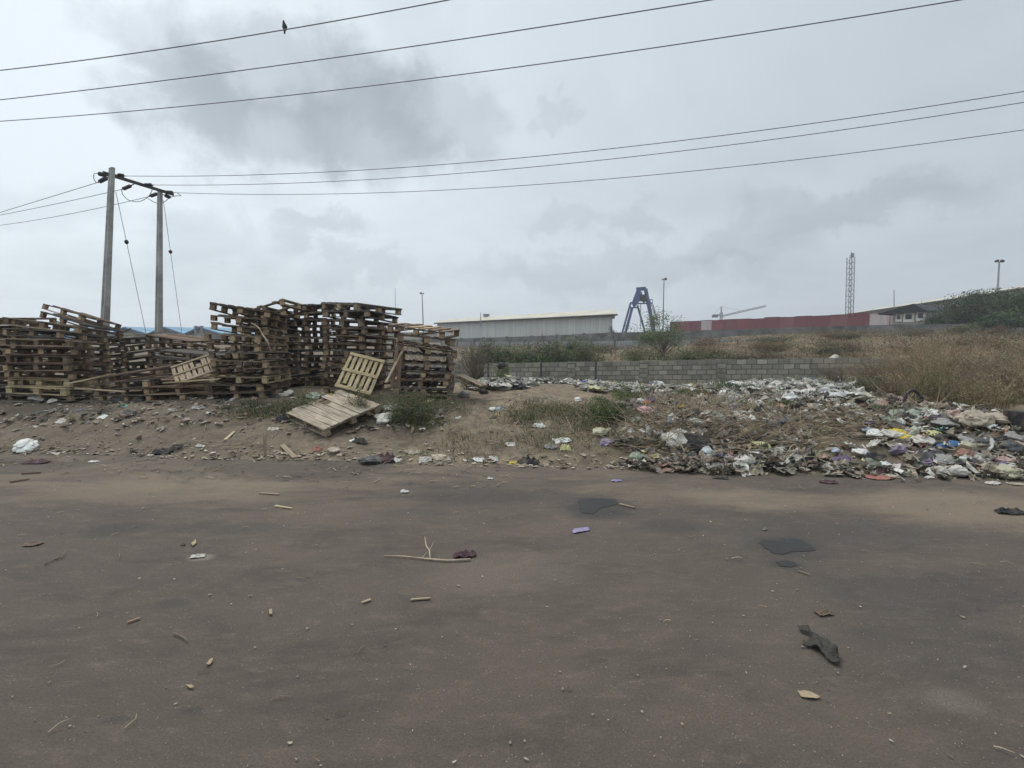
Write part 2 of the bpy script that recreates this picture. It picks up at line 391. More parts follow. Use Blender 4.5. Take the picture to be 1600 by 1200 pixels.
VAR2 = [pallet_parts(8, ('tan', 'tany', 'block'), 6, broken=.1), pallet_parts(9, ('tan', 'boardy', 'block'), 5, broken=.2), pallet_parts(10, ('fresh', 'tany', 'fresh'), 6, broken=.15)]
def make_pallet(var, mat4, label, group, name='wooden_pallet'):
    r = empty(name); r.matrix_world = mat4
    tag(r, label, 'pallet', group)
    dm, bm, bl, k = var
    for nm, me in [('deck', dm)]+[('bottom_board', q_) for q_ in bm]:
        o = bpy.data.objects.new(nm, me); C.objects.link(o); o.parent = r
    for (x, y, z, a) in bl:
        o = bpy.data.objects.new('block', bmesh_block(k)); C.objects.link(o); o.parent = r; o.location = (x, y, z); o.rotation_euler = (0, 0, a)
    return r
ORD = ['topmost', 'second', 'third', 'fourth', 'fifth', 'sixth', 'seventh', 'eighth', 'ninth', 'tenth', 'eleventh', 'twelfth', 'thirteenth', 'fourteenth']
def stack(x, y, n, yaw, desc, tx=0, ty=0, jit=.05, topmess=3, seed=0, pitch=.136, lean=(0, 0), top=(0, 0)):
    """tx, ty: tilt (deg) growing towards the top; lean: sideways drift per layer"""
    random.seed(seed*13+5); z = min(H(x+a, y+b) for a in (-.5, .5) for b in (-.5, .5))+.02
    cx, cy = x, y; ax = ay = 0
    for i in range(n):
        f = i/max(1, n-1)
        cx += random.uniform(-jit, jit)*.8+lean[0]; cy += random.uniform(-jit, jit)*.8+lean[1]; cx = lerp(cx, x+lean[0]*i, .35); cy = lerp(cy, y+lean[1]*i, .35)
        ax = tx*f+random.uniform(-1.3, 1.3); ay = ty*f+random.uniform(-1.6, 1.6)
        za = yaw+random.uniform(-6.5, 6.5)
        if i >= n-topmess: ax += random.uniform(-2.5, 2.5); ay += random.uniform(-3, 3); za += random.uniform(-9, 9); z += .012; q_ = (i-(n-topmess)+1)/topmess; ax += top[0]*q_; ay += top[1]*q_; z += .006*abs(top[1]*q_)*.5
        mt = Matrix.Translation((cx, cy, z)) @ Matrix.Rotation(R(ax), 4, 'X') @ Matrix.Rotation(R(ay), 4, 'Y') @ Matrix.Rotation(R(za), 4, 'Z')
        k = n-1-i
        lb = ('topmost pallet of the '+desc) if k == 0 else ('bottom pallet of the '+desc if i == 0 else f'pallet {ORD[k]} from top in {desc}')
        mt = mt @ Matrix.Diagonal((random.uniform(.93, 1.04), random.uniform(.93, 1.03), 1, 1))
        make_pallet(random.choice(VAR2[:2]) if random.random() < .16 else (VAR2[2] if random.random() < .05 else random.choice(GREYV) if random.random() < .3 else random.choice(VAR if i < n-1 else VAR[:3])), mt, lb, 'pallets piled in the '+desc)
        z += pitch+abs(math.sin(R(random.uniform(0, .6))))*.5
def PX(px, D): return (px-800)/FPX*D
stack(PX(55, 9.75), 10.25, 10, 1, 'leftmost full stack in front', -4, 2, seed=1, top=(0, 2))
stack(-9.9, 10.6, 11, 6, 'stack cut off by the left edge', 1, 2, seed=2)
stack(PX(112, 12.0), 12.4, 12, -14, 'tilted stack behind the leftmost one', -3, 9, seed=3, topmess=4, top=(-3, 5))
stack(PX(205, 13.2), 13.6, 8, 12, 'low stack under the left concrete pole', 1, -2, seed=4, topmess=4, top=(2, -5), jit=.09)
stack(PX(275, 12.6), 13.0, 8, -8, 'low stack under the right concrete pole', 2, 3, seed=5, topmess=4, top=(0, 5), jit=.09)
stack(PX(195, 9.7), 10.25, 4, -7, 'short pile in front of the low stacks', 4, -6, seed=6, topmess=1)
stack(PX(275, 9.6), 10.1, 3, 4, 'short pile left of the tall messy stack', 2, -1, seed=7, topmess=0)
stack(PX(368, 9.7)+.02, 10.2, 11, 93, 'tall messy stack left of the dead branch', -6, 4, seed=8, topmess=5, jit=.07, top=(0, 2.5))
stack(PX(428, 11.9), 12.2, 12, 80, 'tall dark stack behind the dead branch', -5, -4, seed=9, topmess=4, top=(-2, -6), jit=.07)
stack(PX(483, 12.3), 12.8, 13, 91, 'straight tall stack in the middle of the row', 0, -2, seed=10, topmess=2, top=(0, -3))
stack(-3.05, 11.05, 12, 71, 'tall stack behind the leaning yellow pallet', -2, 4, seed=11, topmess=3, jit=.06, top=(0, 4))
stack(PX(657, 9.6), 10.0, 9, 94, 'rightmost stack beside the dry bush', 1, 5, seed=12, topmess=4, jit=.07, top=(0, 4))
stack(-6.7, 15.3, 7, 20, 'hidden back row stack in the gap', 1, 2, seed=13)
stack(-11.6, 12.6, 11, 10, 'back row stack at the left edge', 1, 2, seed=14)
stack(PX(392, 14.1), 14.3, 9, 5, 'back stack hidden behind the tall messy one', 1, 1, seed=15)
stack(PX(560, 13.4), 13.8, 10, 8, 'back stack behind the leaning yellow pallet', 1, 1, seed=16)
stack(PX(300, 11.6), 11.9, 6, 3, 'dark low stack behind the brown propped pallet', 1, 2, seed=17)
# loose pallets
def place_on(px, py, D, rot, var, label, group=None, name='wooden_pallet', dz=0):
    p = P(px, py, D); mt = Matrix.Translation(p+Vector((0, 0, dz))) @ rot
    return make_pallet(var, mt, label, group, name)
def frame(xa, ya, origin):
    xa = Vector(xa).normalized(); za = xa.cross(Vector(ya)).normalized(); ya = za.cross(xa)
    return Matrix.Translation(origin) @ Matrix((xa, ya, za)).transposed().to_4x4()
# pale leaning pallet (slats run up the lean): corners top-left, top-right, bottom-left
fr = pallet_parts(21, ('fresh', 'freshy', 'fresh'), 7, bare=True)
def lean_pallet(tl, tr, bl, var, label, lx=1.2, ly=1.0):
    tl, tr, bl = Vector(tl), Vector(tr), Vector(bl)
    up = (tl-bl); ac = (tr-tl); o = (tr+bl)/2
    mt = frame(up, -ac, o); return make_pallet(var, mt, label, None)
A_ = P(547, 550, 9.75); 
tl = P(548, 550, 9.95); bl_ = P(521, 606, 9.3); tr = P(604, 560, 9.85)
up = (tl-bl_).normalized()*.8; 
def lean2(bl, up, ac, var, label, flip=1, sc=(1, 1, 1)):
    up = Vector(up).normalized(); ac = Vector(ac).normalized(); za = up.cross(-ac).normalized()
    ac2 = za.cross(up)
    o = Vector(bl)+up*.6*sc[0]-ac2*.5*sc[1]*-1*-1
    mt = Matrix.Translation(o) @ Matrix((up, ac2, za)).transposed().to_4x4() @ Matrix.Diagonal((sc[0], sc[1], sc[2], 1))
    return make_pallet(var, mt, label, None)
def lean3(c, up, right, var, label, sc=(1, 1, 1)):
    """c = world centre of the underside; up = direction of the slats; right = image right; deck faces away, blocks and cross boards seen"""
    X = Vector(up).normalized(); Y = Vector(right); Y = (Y-X*Y.dot(X)).normalized(); Z = X.cross(Y)
    mt = Matrix.Translation(c) @ Matrix((X, Y, Z)).transposed().to_4x4() @ Matrix.Diagonal((sc[0], sc[1], sc[2], 1))
    return make_pallet(var, mt, label, None)
c0 = P(562, 579, 9.40)
yp = lean3(c0, P(574, 549, 9.62)-P(548, 606, 9.15), P(604, 561, 9.50)-P(548, 551, 9.5), fr, 'pale yellow pallet leaning upright against the tall stacks', (.62, .64, .75))
brn = pallet_parts(22, ('tan', 'tany', 'block'), 7, bare=True)
lean3(P(299, 571, 9.6), P(292, 550, 9.85)-P(306, 592, 9.2), P(330, 556, 9.5)-P(270, 552, 9.6), brn, 'brown pallet propped upright left of the tall messy stack', (.5, .66, .7))
lean3(P(735, 600, 9.5), Vector((.95, -.15, -.42)), Vector((0, 1, 0)), pallet_parts(23, ('tan', 'tany', 'board'), 8), 'thin slatted pallet sliding off right of the rightmost stack', (.38, .55, .6))
# big worn pallet lying on the slope
var = pallet_parts(24, ('greytan', 'tany', 'tan'), 8, True)
pc = [G(457, 652), G(500, 690), G(588, 655), G(540, 628)]
ctr = (pc[0]+pc[1]+pc[2]+pc[3])/4
xa = (pc[2]-pc[1]); ya = (pc[0]-pc[1])
X = Vector((xa.x, xa.y, xa.z+.06)).normalized(); Y = Vector((ya.x, ya.y, ya.z+.03)); Y = (Y-X*Y.dot(X)).normalized(); Z = X.cross(Y)
if Z.z < 0: Z = -Z; Y = Z.cross(X)
# boards run across (from front left to back right edge)
mt = Matrix.Translation(ctr+Vector((0, 0, .055))) @ Matrix((Y, -X, Z)).transposed().to_4x4() @ Matrix.Diagonal((max(.7, ya.length/1.2*.9), max(.8, xa.length), 1, 1))
make_pallet(var, mt, 'worn tan pallet with close set boards lying alone on the dirt slope', None)
# loose boards leaning between two stacks
def plank(a, b, wd, th, mat, label, name='loose_board', grp=None):
    m_ = MB(); a = Vector(a); b = Vector(b); l = (b-a).length; m_.box((0, 0, 0), (l, wd, th), None, 0, .003)
    o = m_.build(name, M[mat]); X = (b-a).normalized(); Yv = X.cross(Vector((0, 0, 1)))
    Yv = Yv.normalized() if Yv.length > .1 else Vector((1, 0, 0)); Z = X.cross(Yv)
    o.matrix_world = Matrix.Translation((a+b)/2) @ Matrix((X, Yv, Z)).transposed().to_4x4()
    return tag(o, label, 'board', grp)
plank(P(603, 598, 9.0), P(629, 548, 9.35), .05, .02, 'tan', 'thin pale board leaning left against the rightmost pallet stack')
plank(P(612, 606, 9.1), P(620, 548, 9.3), .06, .02, 'board', 'dark narrow board standing upright left of the rightmost stack')
plank(P(622, 606, 9.05), P(626, 560, 9.25), .06, .02, 'board', 'short brown board standing at the corner of the rightmost stack')
plank(P(256, 598, 9.3), P(344, 592, 9.3), .07, .02, 'fresh', 'long pale board lying along the short pile of pallets')
plank(P(105, 600, 9.2), P(180, 583, 9.5), .07, .02, 'fresh', 'pale loose board sticking out left from the short pile')
plank(P(118, 607, 9.2), P(196, 612, 9.3), .07, .02, 'tan', 'tan board resting low at the foot of the short pile')
plank(P(150, 528, 12.6), P(228, 522, 12.9), .1, .02, 'fresh', 'pale broken board on top of the low stack by the left pole')
plank(P(212, 524, 12.5), P(262, 518, 12.6), .07, .02, 'tan', 'grey loose board poking up from the low stack between the poles')
plank(P(205, 513, 13.2), P(160, 535, 13.0), .08, .02, 'board', 'dark board slanting down beside the left concrete pole')
# ------------------------------------------------------------ power line
def hpole(top, base, wt, wb, label):
    top, base = Vector(top), Vector(base); r = empty('concrete_pole', base); tag(r, label, 'utility pole', 'concrete poles of the two-legged power pylon')
    g = MB(); b0 = top-base
    n = 10
    for sgn in (0,):
        rows = []
        for i in range(n+1):
            f = i/n; p = b0*f; w_ = lerp(wb, wt, f)/2; d_ = w_*.62; k = w_*.45
            ring = [(-w_, -d_), (-w_+.05, -d_), (-w_+.08, -d_*.55), (w_-.08, -d_*.55), (w_-.05, -d_), (w_, -d_), (w_, d_), (-w_, d_)]
            ca, sa = math.cos(-.55), math.sin(-.55)
            rows.append([(p.x+x*ca-y*sa, p.y+x*sa+y*ca, p.z) for x, y in ring])
        for rr in rows: g.v += rr
        m_ = 8
        for i in range(n):
            for k in range(m_): g.f.append((i*m_+k, i*m_+(k+1) % m_, (i+1)*m_+(k+1) % m_, (i+1)*m_+k)); g.m.append(0)
        g.f.append(tuple(n*m_+k for k in range(m_))); g.m.append(0)
    g.build('shaft', M['concrete'], r)
    return r
D1, D2 = 21.0, 24.1
t1 = P(175, 262, D1); b1 = P(156, 545, D1); t2 = P(250, 297, D2); b2 = P(244.5, 545, D2)
b1.z = min(b1.z, H(b1.x, b1.y))-.2; b2.z = min(b2.z, H(b2.x, b2.y))-.2
hpole(t1, b1, .21, .37, 'nearer and taller looking concrete power pole, left of the pair')
hpole(t2, b2, .20, .36, 'farther concrete power pole, right of the pair above the pallets')
g = MB(); ca = P(165, 271, D1-.1); cb = P(268, 303, D2+.25); g.bar(ca+Vector((0, -.12, 0)), cb+Vector((0, -.12, 0)), .05, .10); g.bar(ca+Vector((.0, .14, 0)), cb+Vector((0, .14, 0)), .05, .10)
tag(g.build('cross_arm', M['iron']), 'dark steel cross arm joining the tops of the two concrete poles', 'cross arm')
def insul(a, b, label):
    a, b = Vector(a), Vector(b); pts = []; rs = []
    n = 17
    for i in range(n):
        f = i/(n-1); pts.append(a.lerp(b, f)); rs.append(.022 if f < .22 or f > .86 else (.085 if i % 2 else .05))
    g = MB(); g.tube(pts, rs, 8); tag(g.build('insulator', M['insul']), label, 'insulator', 'strain insulators on the cross arm')
insul(P(180, 273, D1), P(196, 275, D1+.1), 'insulator pointing right at the top of the left pole')
insul(P(171, 276, D1), P(153, 285, D1+.2), 'lower insulator pointing left off the left pole')
insul(P(169, 275, D1), P(153, 271, D1+.2), 'upper insulator pointing left off the left pole')
insul(P(221, 289, 22.6), P(240, 289, 22.7), 'insulator pointing right from the middle of the cross arm')
insul(P(209, 288, 22.6), P(190, 296, 22.8), 'insulator pointing left from the middle of the cross arm')
insul(P(255, 300, D2), P(272, 301, D2), 'insulator pointing right at the top of the right pole')
insul(P(250, 301, D2), P(233, 307, D2+.1), 'insulator pointing left off the right pole')
insul(P(255, 304, D2), P(267, 309, D2), 'short insulator slanting down right of the right pole')
def wire(a, b, mid, label, r=.011, ext=(0, 0), grp=None, name='power_line'):
    a, b = Vector(a), Vector(b); sag = 0
    if mid:
        lo, hi = 0, 1
        for _ in range(40):
            md = (lo+hi)/2; p = a.lerp(b, md); px = 800+FPX*p.x/((p-Vector((0, 0, EYE))).dot(FW))
            if (px < mid[0]) == (b.x > a.x): lo = md
            else: hi = md
        p = a.lerp(b, lo); q = P(mid[0], mid[1], p.y); sag = (q.z-p.z)/(4*lo*(1-lo))
    pts = []
    n = 36
    for i in range(n+1):
        f = lerp(-ext[0], 1+ext[1], i/n); p = a.lerp(b, f); p.z += sag*4*f*(1-f); pts.append(p)
    g = MB(); g.tube(pts, r, 5); return tag(g.build(name, M['wire'], smooth=True), label, 'power line', grp)
G1 = 'three wires passing across the top of the sky'; G2 = 'three wires running right from the pylon'; G3 = 'three wires running left from the pylon'
wire(P(0, 110, 13), P(700, 0, 10.3), (350, 62), 'uppermost overhead wire at the top left with the bird on it', .011, (.25, .6), G1)
wire(P(0, 156, 14.5), P(1110, 0, 10.3), (600, 79), 'second overhead wire from the top, below the bird', .011, (.2, .4), G1)
wire(P(0, 189.5, 16), P(1500, 0, 10.3), (800, 106), 'third overhead wire from the top, reaching the upper right', .011, (.2, .3), G1)
wire(P(196, 275, D1+.1), P(1600, 143, 13.5), (800, 248), 'upper wire running right from the left pole', .011, (0, .4), G2)
wire(P(240, 289, 22.7), P(1600, 160, 14.2), (800, 264), 'middle wire running right from the cross arm', .011, (0, .4), G2)
wire(P(272, 301, D2), P(1600, 203, 15.5), (800, 291), 'lowest wire running right from the right pole', .011, (0, .4), G2)
wire(P(153, 285, D1+.2), P(0, 332, 26), None, 'upper wire running left from the left pole', .012, (0, .4), G3)
wire(P(190, 296, 22.8), P(0, 336, 27.5), (90, 318), 'middle wire running left behind the left pole', .012, (0, .4), G3)
wire(P(233, 307, D2+.1), P(0, 352, 30), (100, 336), 'lowest wire running left from the right pole', .012, (0, .4), G3)
def cable(pts, r, name, label, cat, mat='wire', n=5):
    # smooth curve through points
    P_ = [Vector(p) for p in pts]; o = []
    for i in range(len(P_)-1):
        p0 = P_[max(0, i-1)]; p1 = P_[i]; p2 = P_[i+1]; p3 = P_[min(len(P_)-1, i+2)]
        for k in range(5):
            t_ = k/5; o.append(.5*((2*p1)+(p2-p0)*t_+(2*p0-5*p1+4*p2-p3)*t_*t_+(3*p1-p0-3*p2+p3)*t_**3))
    o.append(P_[-1]); g = MB(); g.tube(o, r, n); return tag(g.build(name, M[mat], smooth=True), label, cat)
cable([P(153, 271, D1+.2), P(147, 272, D1), P(147, 280, D1), P(151, 286, D1+.2)], .014, 'jumper_cable', 'looped jumper wire left of the left pole top', 'cable')
cable([P(190, 296, 22.8), P(192, 304, 22.8), P(202, 313, 22.8), P(217, 315, 22.8), P(231, 308, 22.8), P(238, 296, 22.7), P(238, 289, 22.7)], .014, 'jumper_cable', 'sagging jumper wire hanging between the two poles', 'cable')
cable([P(231, 310, D2), P(244, 317, D2), P(256, 316, D2), P(265, 309, D2), P(276, 306, D2), P(283, 306, D2), P(276, 301, D2)], .014, 'jumper_cable', 'jumper wire looping round the right pole top', 'cable')
def stay(a, b, f, label):
    a, b = Vector(a), Vector(b); r = empty('stay_wire', b); tag(r, label, 'stay wire', 'stay wires holding the poles')
    g = MB(); g.tube([a-b, Vector((0, 0, 0))], .010, 5); g.build('cable', M['wire'], r)
    c_ = (a-b)*(1-f); d = (a-b).normalized()*.09; g = MB(); g.tube([c_-d, c_-d*.4, c_+d*.4, c_+d], [.03, .075, .075, .03], 8); g.build('stay_insulator', M['insul'], r)
stay(P(181, 300, D1), P(228, 520, 24), .32, 'thin stay wire slanting down right of the left pole'); stay(P(255, 312, D2), P(284, 520, 27), .36, 'thin stay wire slanting down right of the right pole')
# bird
def bird(p):
    pts = [(-.0, 0, -.11), (0, 0, -.02), (.0, 0, .03), (-.005, 0, .075), (-.012, 0, .115), (-.018, 0, .135), (-.032, 0, .142)]; rs = [.014, .022, .036, .034, .022, .019, .004]
    g = MB(); g.tube([(x, y*1, z) for x, y, z in pts], rs, 10); o = g.build('bird', M['insul'], smooth=True); o.location = p
    tag(o, 'small dark bird perched on the uppermost overhead wire', 'bird')
    g = MB()
    for s in (-1, 1): g.tube([(s*.012, 0, .0), (s*.012, -.003, -.028)], .003, 5)
    g.build('leg', M['insul'], o)
    g = MB(); g.tube([(.028, .006, .07), (.036, .012, .02), (.02, .014, -.05)], [.012, .018, .004], 6); g.tube([(-.03, .006, .07), (-.034, .012, .02), (-.016, .014, -.05)], [.012, .018, .004], 6); g.build('wings', M['insul'], o, True)
pbd = P(444.5, 44.5, lerp(13, 10.3, .62)); bird(pbd+Vector((0, 0, .01)))

# ------------------------------------------------------------ block wall
m, t, b = newmat('wall_blocks')
uv = t.nodes.new('ShaderNodeUVMap'); br = t.nodes.new('ShaderNodeTexBrick'); wn_ = noi(t, uv.outputs[0], 1.3, 4, .6); wo_ = vmth(t, 'SCALE', vmth(t, 'SUBTRACT', wn_.outputs['Color'], (.5, .5, .5)).outputs[0], s=.07).outputs[0]; t.links.new(vmth(t, 'ADD', uv.outputs[0], wo_).outputs[0], br.inputs['Vector'])
br.inputs['Scale'].default_value = 1; br.inputs['Mortar Size'].default_value = .018; br.inputs['Mortar Smooth'].default_value = .2; br.inputs['Bias'].default_value = 0
br.inputs['Brick Width'].default_value = .47; br.inputs['Row Height'].default_value = .24; br.offset = .5
br.inputs['Color1'].default_value = (.165, .158, .13, 1); br.inputs['Color2'].default_value = (.33, .315, .26, 1); br.inputs['Mortar'].default_value = (.075, .07, .06, 1)
g_ = t.nodes.new('ShaderNodeNewGeometry'); n1_ = noi(t, g_.outputs['Position'], .8, 6, .65); n2_ = noi(t, g_.outputs['Position'], 6, 5, .6)
c = mixc(t, mapr(t, n1_.outputs[0], .42, .68, 0, .55), br.outputs[0], (.10, .085, .062, 1)); c = mixc(t, mapr(t, n2_.outputs[0], .45, .75, 0, .35), c, (.28, .26, .21, 1), 'MIX')
t.links.new(c, b.inputs['Base Color']); bump(t, b, mth(t, 'SUBTRACT', 1, br.outputs['Fac']), .8, .02); M['blocks'] = m
def uvwall(pts, tops, base, th, mat, name, label, cat, piers=None, parent=None, course=.24):
    """wall strip following pts (x,y), with real thickness"""
    r = empty(name, (pts[0][0], pts[0][1], base)); tag(r, label, cat)
    org = r.location.copy(); bm = bmesh.new(); ul = bm.loops.layers.uv.new('uv'); run = 0
    def quad(ps, uvs):
        vs = [bm.verts.new(Vector(p)-org) for p in ps]; f = bm.faces.new(vs)
        for lp, u in zip(f.loops, uvs): lp[ul].uv = u
    for i in range(len(pts)-1):
        a = Vector((pts[i][0], pts[i][1], 0)); c_ = Vector((pts[i+1][0], pts[i+1][1], 0)); l = (c_-a).length; n = Vector(((c_-a).y, -(c_-a).x, 0)).normalized()*th/2
        ta, tb = tops[i], tops[i+1]
        for s, fl in ((1, 0), (-1, 1)):
            ps = [a+n*s+Vector((0, 0, base)), c_+n*s+Vector((0, 0, base)), c_+n*s+Vector((0, 0, tb)), a+n*s+Vector((0, 0, ta))]
            uvs = [(run, base-ta), (run+l, base-tb), (run+l, 0), (run, 0)]
            if fl: ps.reverse(); uvs.reverse()
            quad(ps, uvs)
        quad([a+n+Vector((0, 0, ta)), c_+n+Vector((0, 0, tb)), c_-n+Vector((0, 0, tb)), a-n+Vector((0, 0, ta))], [(run, .1), (run+l, .1), (run+l, .16), (run, .16)])
        run += l
    me = bpy.data.meshes.new('wall'); bm.to_mesh(me); bm.free(); me.materials.append(mat); o = bpy.data.objects.new('wall', me); C.objects.link(o); o.parent = r
    return r
def along(pts, tops, d):
    for i in range(len(pts)-1):
        a = Vector(pts[i]); b = Vector(pts[i+1]); l = (b-a).length
        if d <= l: f = d/l; p = a.lerp(b, f); return p.x, p.y, lerp(tops[i], tops[i+1], f), math.atan2((b-a).y, (b-a).x)
        d -= l
    return None
bw = uvwall(WALL, WTOP, -1.2, .2, M['blocks'], 'block_wall', 'low wall of bare grey concrete blocks running behind the refuse', 'wall')
d = 3.1
while True:
    q = along(WALL, WTOP, d)
    if not q: break
    g = MB(); g.box((0, 0, 0), (.42, .30, 1), None)
    me = g.mesh('pier'); uvl = me.uv_layers.new(name='uv')
    for lp in me.loops: v = me.vertices[lp.vertex_index].co; uvl.data[lp.index].uv = (v.x*1.1, v.z*(q[2]+1.2)+.0)
    me.materials.append(M['blocks']); o = bpy.data.objects.new('pier', me); C.objects.link(o); o.parent = bw
    o.location = Vector((q[0], q[1], (q[2]-1.2)/2+.012))-bw.location; o.scale = (1, 1, q[2]+1.2); o.rotation_euler = (0, 0, q[3]); d += 3.75
for k, (px, D_, top) in enumerate(((763, 29.2, 566), (845.5, 28.6, 566), (931, 27.6, 565))):
    g = MB(); a = P(px, 604, D_); a.z = H(a.x, a.y)-.1; g.bar(a, P(px, top, D_), .10, .10)
    tag(g.build('iron_post', M['iron']), ['dark iron post against the block wall nearest the pallets', 'middle dark iron post against the block wall', 'dark iron post against the block wall nearest the green weeds'][k], 'post', 'iron posts against the block wall')

# ------------------------------------------------------------ far walls, fences, buildings
M['farwall'] = simple('stained_wall', (.15, .148, .14, 1), .9, .45, .5, 0, (.045, .043, .04, 1), .9)
M['palefence'] = simple('pale_fence', (.27, .28, .285, 1), .9, .2, .6, 0, (.15, .145, .13, 1), .7)
m, t, b = newmat('corrugated_sheet'); co = coord(t); wv_ = t.nodes.new('ShaderNodeTexWave'); wv_.inputs['Scale'].default_value = .9; t.links.new(co, wv_.inputs[0])
nn = noi(t, co, .25, 5, .6); mp_ = t.nodes.new('ShaderNodeMapping'); mp_.inputs['Scale'].default_value = (1.2, 1.2, .05); t.links.new(co, mp_.inputs[0]); ns = noi(t, mp_.outputs[0], 1.0, 4, .6)
c = mixc(t, mapr(t, ns.outputs[0], .4, .65, 0, 1), (.40, .41, .40, 1), (.50, .505, .485, 1)); c = mixc(t, mapr(t, nn.outputs[0], .55, .7, 0, .5), c, (.33, .32, .29, 1)); c = mixc(t, mapr(t, wv_.outputs[0], .2, .9, 0, .25), c, (.30, .31, .31, 1))
t.links.new(c, b.inputs['Base Color']); bump(t, b, wv_.outputs[0], .6, .05); b.inputs['Roughness'].default_value = .55; M['corr'] = m
M['roofpale'] = simple('roof_sheet_pale', (.40, .38, .31, 1), .6, .18, .3, 0, (.42, .33, .25, 1), .7)
M['roofblue'] = simple('roof_sheet_blue', (.13, .25, .36, 1), .55, .2, .25, 0, (.20, .30, .38, 1), .6)
M['trimblue'] = simple('roof_trim_blue', (.05, .13, .25, 1), .5, .1, 1)
M['plaster'] = simple('white_plaster', (.66, .66, .62, 1), .85, .12, 1)
M['dullplaster'] = simple('dull_plaster', (.27, .25, .235, 1), .9, .25, .4, 0, (.16, .14, .13, 1), .7)
M['glass'] = simple('dark_window', (.03, .035, .045, 1), .15, .1, 2)
M['dark'] = simple('dark_recess', (.025, .025, .028, 1), .8, .2, 2)
M['cblue'] = simple('crane_blue', (.045, .08, .20, 1), .6, .25, .6)
M['galv'] = simple('galvanised_steel', (.22, .23, .25, 1), .6, .2, 1)
fw = [(px, D_, y_) for px, D_, y_ in ((560, 118, 532), (720, 100, 529), (840, 90, 525), (960, 80, 519.5), (1050, 75, 518), (1250, 66, 511.5), (1400, 60, 507), (1620, 52, 506))]
pts = [(P(a, b_, c_).x, c_) for a, c_, b_ in fw]; tops = [P(a, b_, c_).z for a, c_, b_ in fw]
for i in range(len(tops)-1):
    pass
fwall = uvwall(pts, tops, .0, .25, M['farwall'], 'perimeter_wall', 'long dark stained perimeter wall below the shed and containers', 'wall')
d = 4
k = 0
while True:
    q = along(pts, tops, d)
    if not q: break
    g = MB(); g.box((0, 0, 0), (.3, .5, q[2]+.12)); o = g.build('pillar', M['farwall'], fwall); o.location = Vector((q[0], q[1], (q[2]+.12)/2))-fwall.location; o.rotation_euler = (0, 0, q[3]); d += 5.2; k += 1
f2 = [(690, 70, 534), (850, 62, 534), (1010, 56, 532), (1120, 54, 530), (1180, 53, 531)]
pts2 = [(P(a, c_, b_).x, b_) for a, b_, c_ in f2]; tops2 = [P(a, c_, b_).z for a, b_, c_ in f2]
fen = empty('panel_fence', (pts2[0][0], pts2[0][1], .2)); tag(fen, 'pale grey concrete panel fence in front of the dark perimeter wall', 'fence')
d = 0; run = []
while True:
    q = along(pts2, tops2, d)
    if not q: break
    run.append(q); d += 2.6
for a, c_ in zip(run, run[1:]):
    g = MB(); A1 = Vector((a[0], a[1], 0)); B1 = Vector((c_[0], c_[1], 0)); l = (B1-A1).length; n_ = 8
    for k in range(n_):
        f = (k+.5)/n_; p = A1.lerp(B1, f); tz = lerp(a[2], c_[2], f); g.box(p+Vector((0, 0, tz/2))-fen.location, (l/n_*.8, .08, tz), Matrix.Rotation(a[3], 3, 'Z'))
    g.build('panel', M['palefence'], fen)
    g = MB(); g.box(A1+Vector((0, 0, a[2]/2+.05))-fen.location, (.16, .2, a[2]+.1), Matrix.Rotation(a[3], 3, 'Z')); g.build('post', M['farwall'], fen)

def shed(A, B, base, eave, depth, ridge_h, wm, rm, name, label, cat, over=.6, nv=None):
    """A,B: ground points of the visible long wall (left,right); depth goes away from the camera"""
    A = Vector((A[0], A[1], 0)); B = Vector((B[0], B[1], 0)); u = (B-A).normalized(); n = Vector((-u.y, u.x, 0))
    if nv: n = Vector((nv[0], nv[1], 0)).normalized()
    r = empty(name, (A.x, A.y, base)); tag(r, label, cat); o = Vector((A.x, A.y, base)); h = eave-base
    L0 = (B-A).length; g = MB(); a, b_, c_, d_ = Vector(), u*L0, u*L0+n*depth, n*depth; z = Vector((0, 0, h)); zr = Vector((0, 0, h+ridge_h))
    g.face((a, b_, b_+z, a+z)); g.face((c_, d_, d_+z, c_+z)); g.face((b_, c_, c_+z, (b_+c_)/2+zr, b_+z)); g.face((d_, a, a+z, (d_+a)/2+zr, d_+z)); g.build('wall', wm, r)
    g = MB(); th = Vector((0, 0, .12)); e1 = a-u*over-n*over+z; e2 = b_+u*over-n*over+z; r1 = n*(depth/2)-u*over+zr; r2 = n*(depth/2)+u*(L0+over)+zr; e3 = c_+u*over+n*over+z; e4 = d_-u*over+n*over+z
    dz = Vector((0, 0, .06))
    for q in ((e1, e2, r2, r1), (r1, r2, e3, e4)):
        g.face([p+dz+th for p in q]); g.face([p+dz for p in reversed(q)])
        for i in range(4): g.face((q[i]+dz, q[(i+1) % 4]+dz, q[(i+1) % 4]+dz+th, q[i]+dz+th))
    g.build('roof', rm, r)
    g = MB(); g.bar(e1+Vector((0, 0, -.02)), e2+Vector((0, 0, -.02)), .15, .2); g.build('gutter', M['dark'], r)
    return r, u, n, L0, h
sa = P(683, 506, 130); sb = P(957, 493, 85)
r, u, n, L0, h = shed((sa.x, sa.y), (sb.x, sb.y), .8, 5.35, 16, 1.15, M['corr'], M['roofpale'], 'warehouse', 'long grey corrugated shed with a pale roof in the centre distance', 'warehouse', over=1.0, nv=(.16, .98))
g = MB(); q = n*8+u*18; 
g.box(q+Vector((0, 0, h+1.7)), (1.4, 1.4, .5)); g.tube([q+Vector((0, 0, h+1.1)), q+Vector((0, 0, h+1.5))], .4, 8); g.build('roof_vent', M['galv'], r)
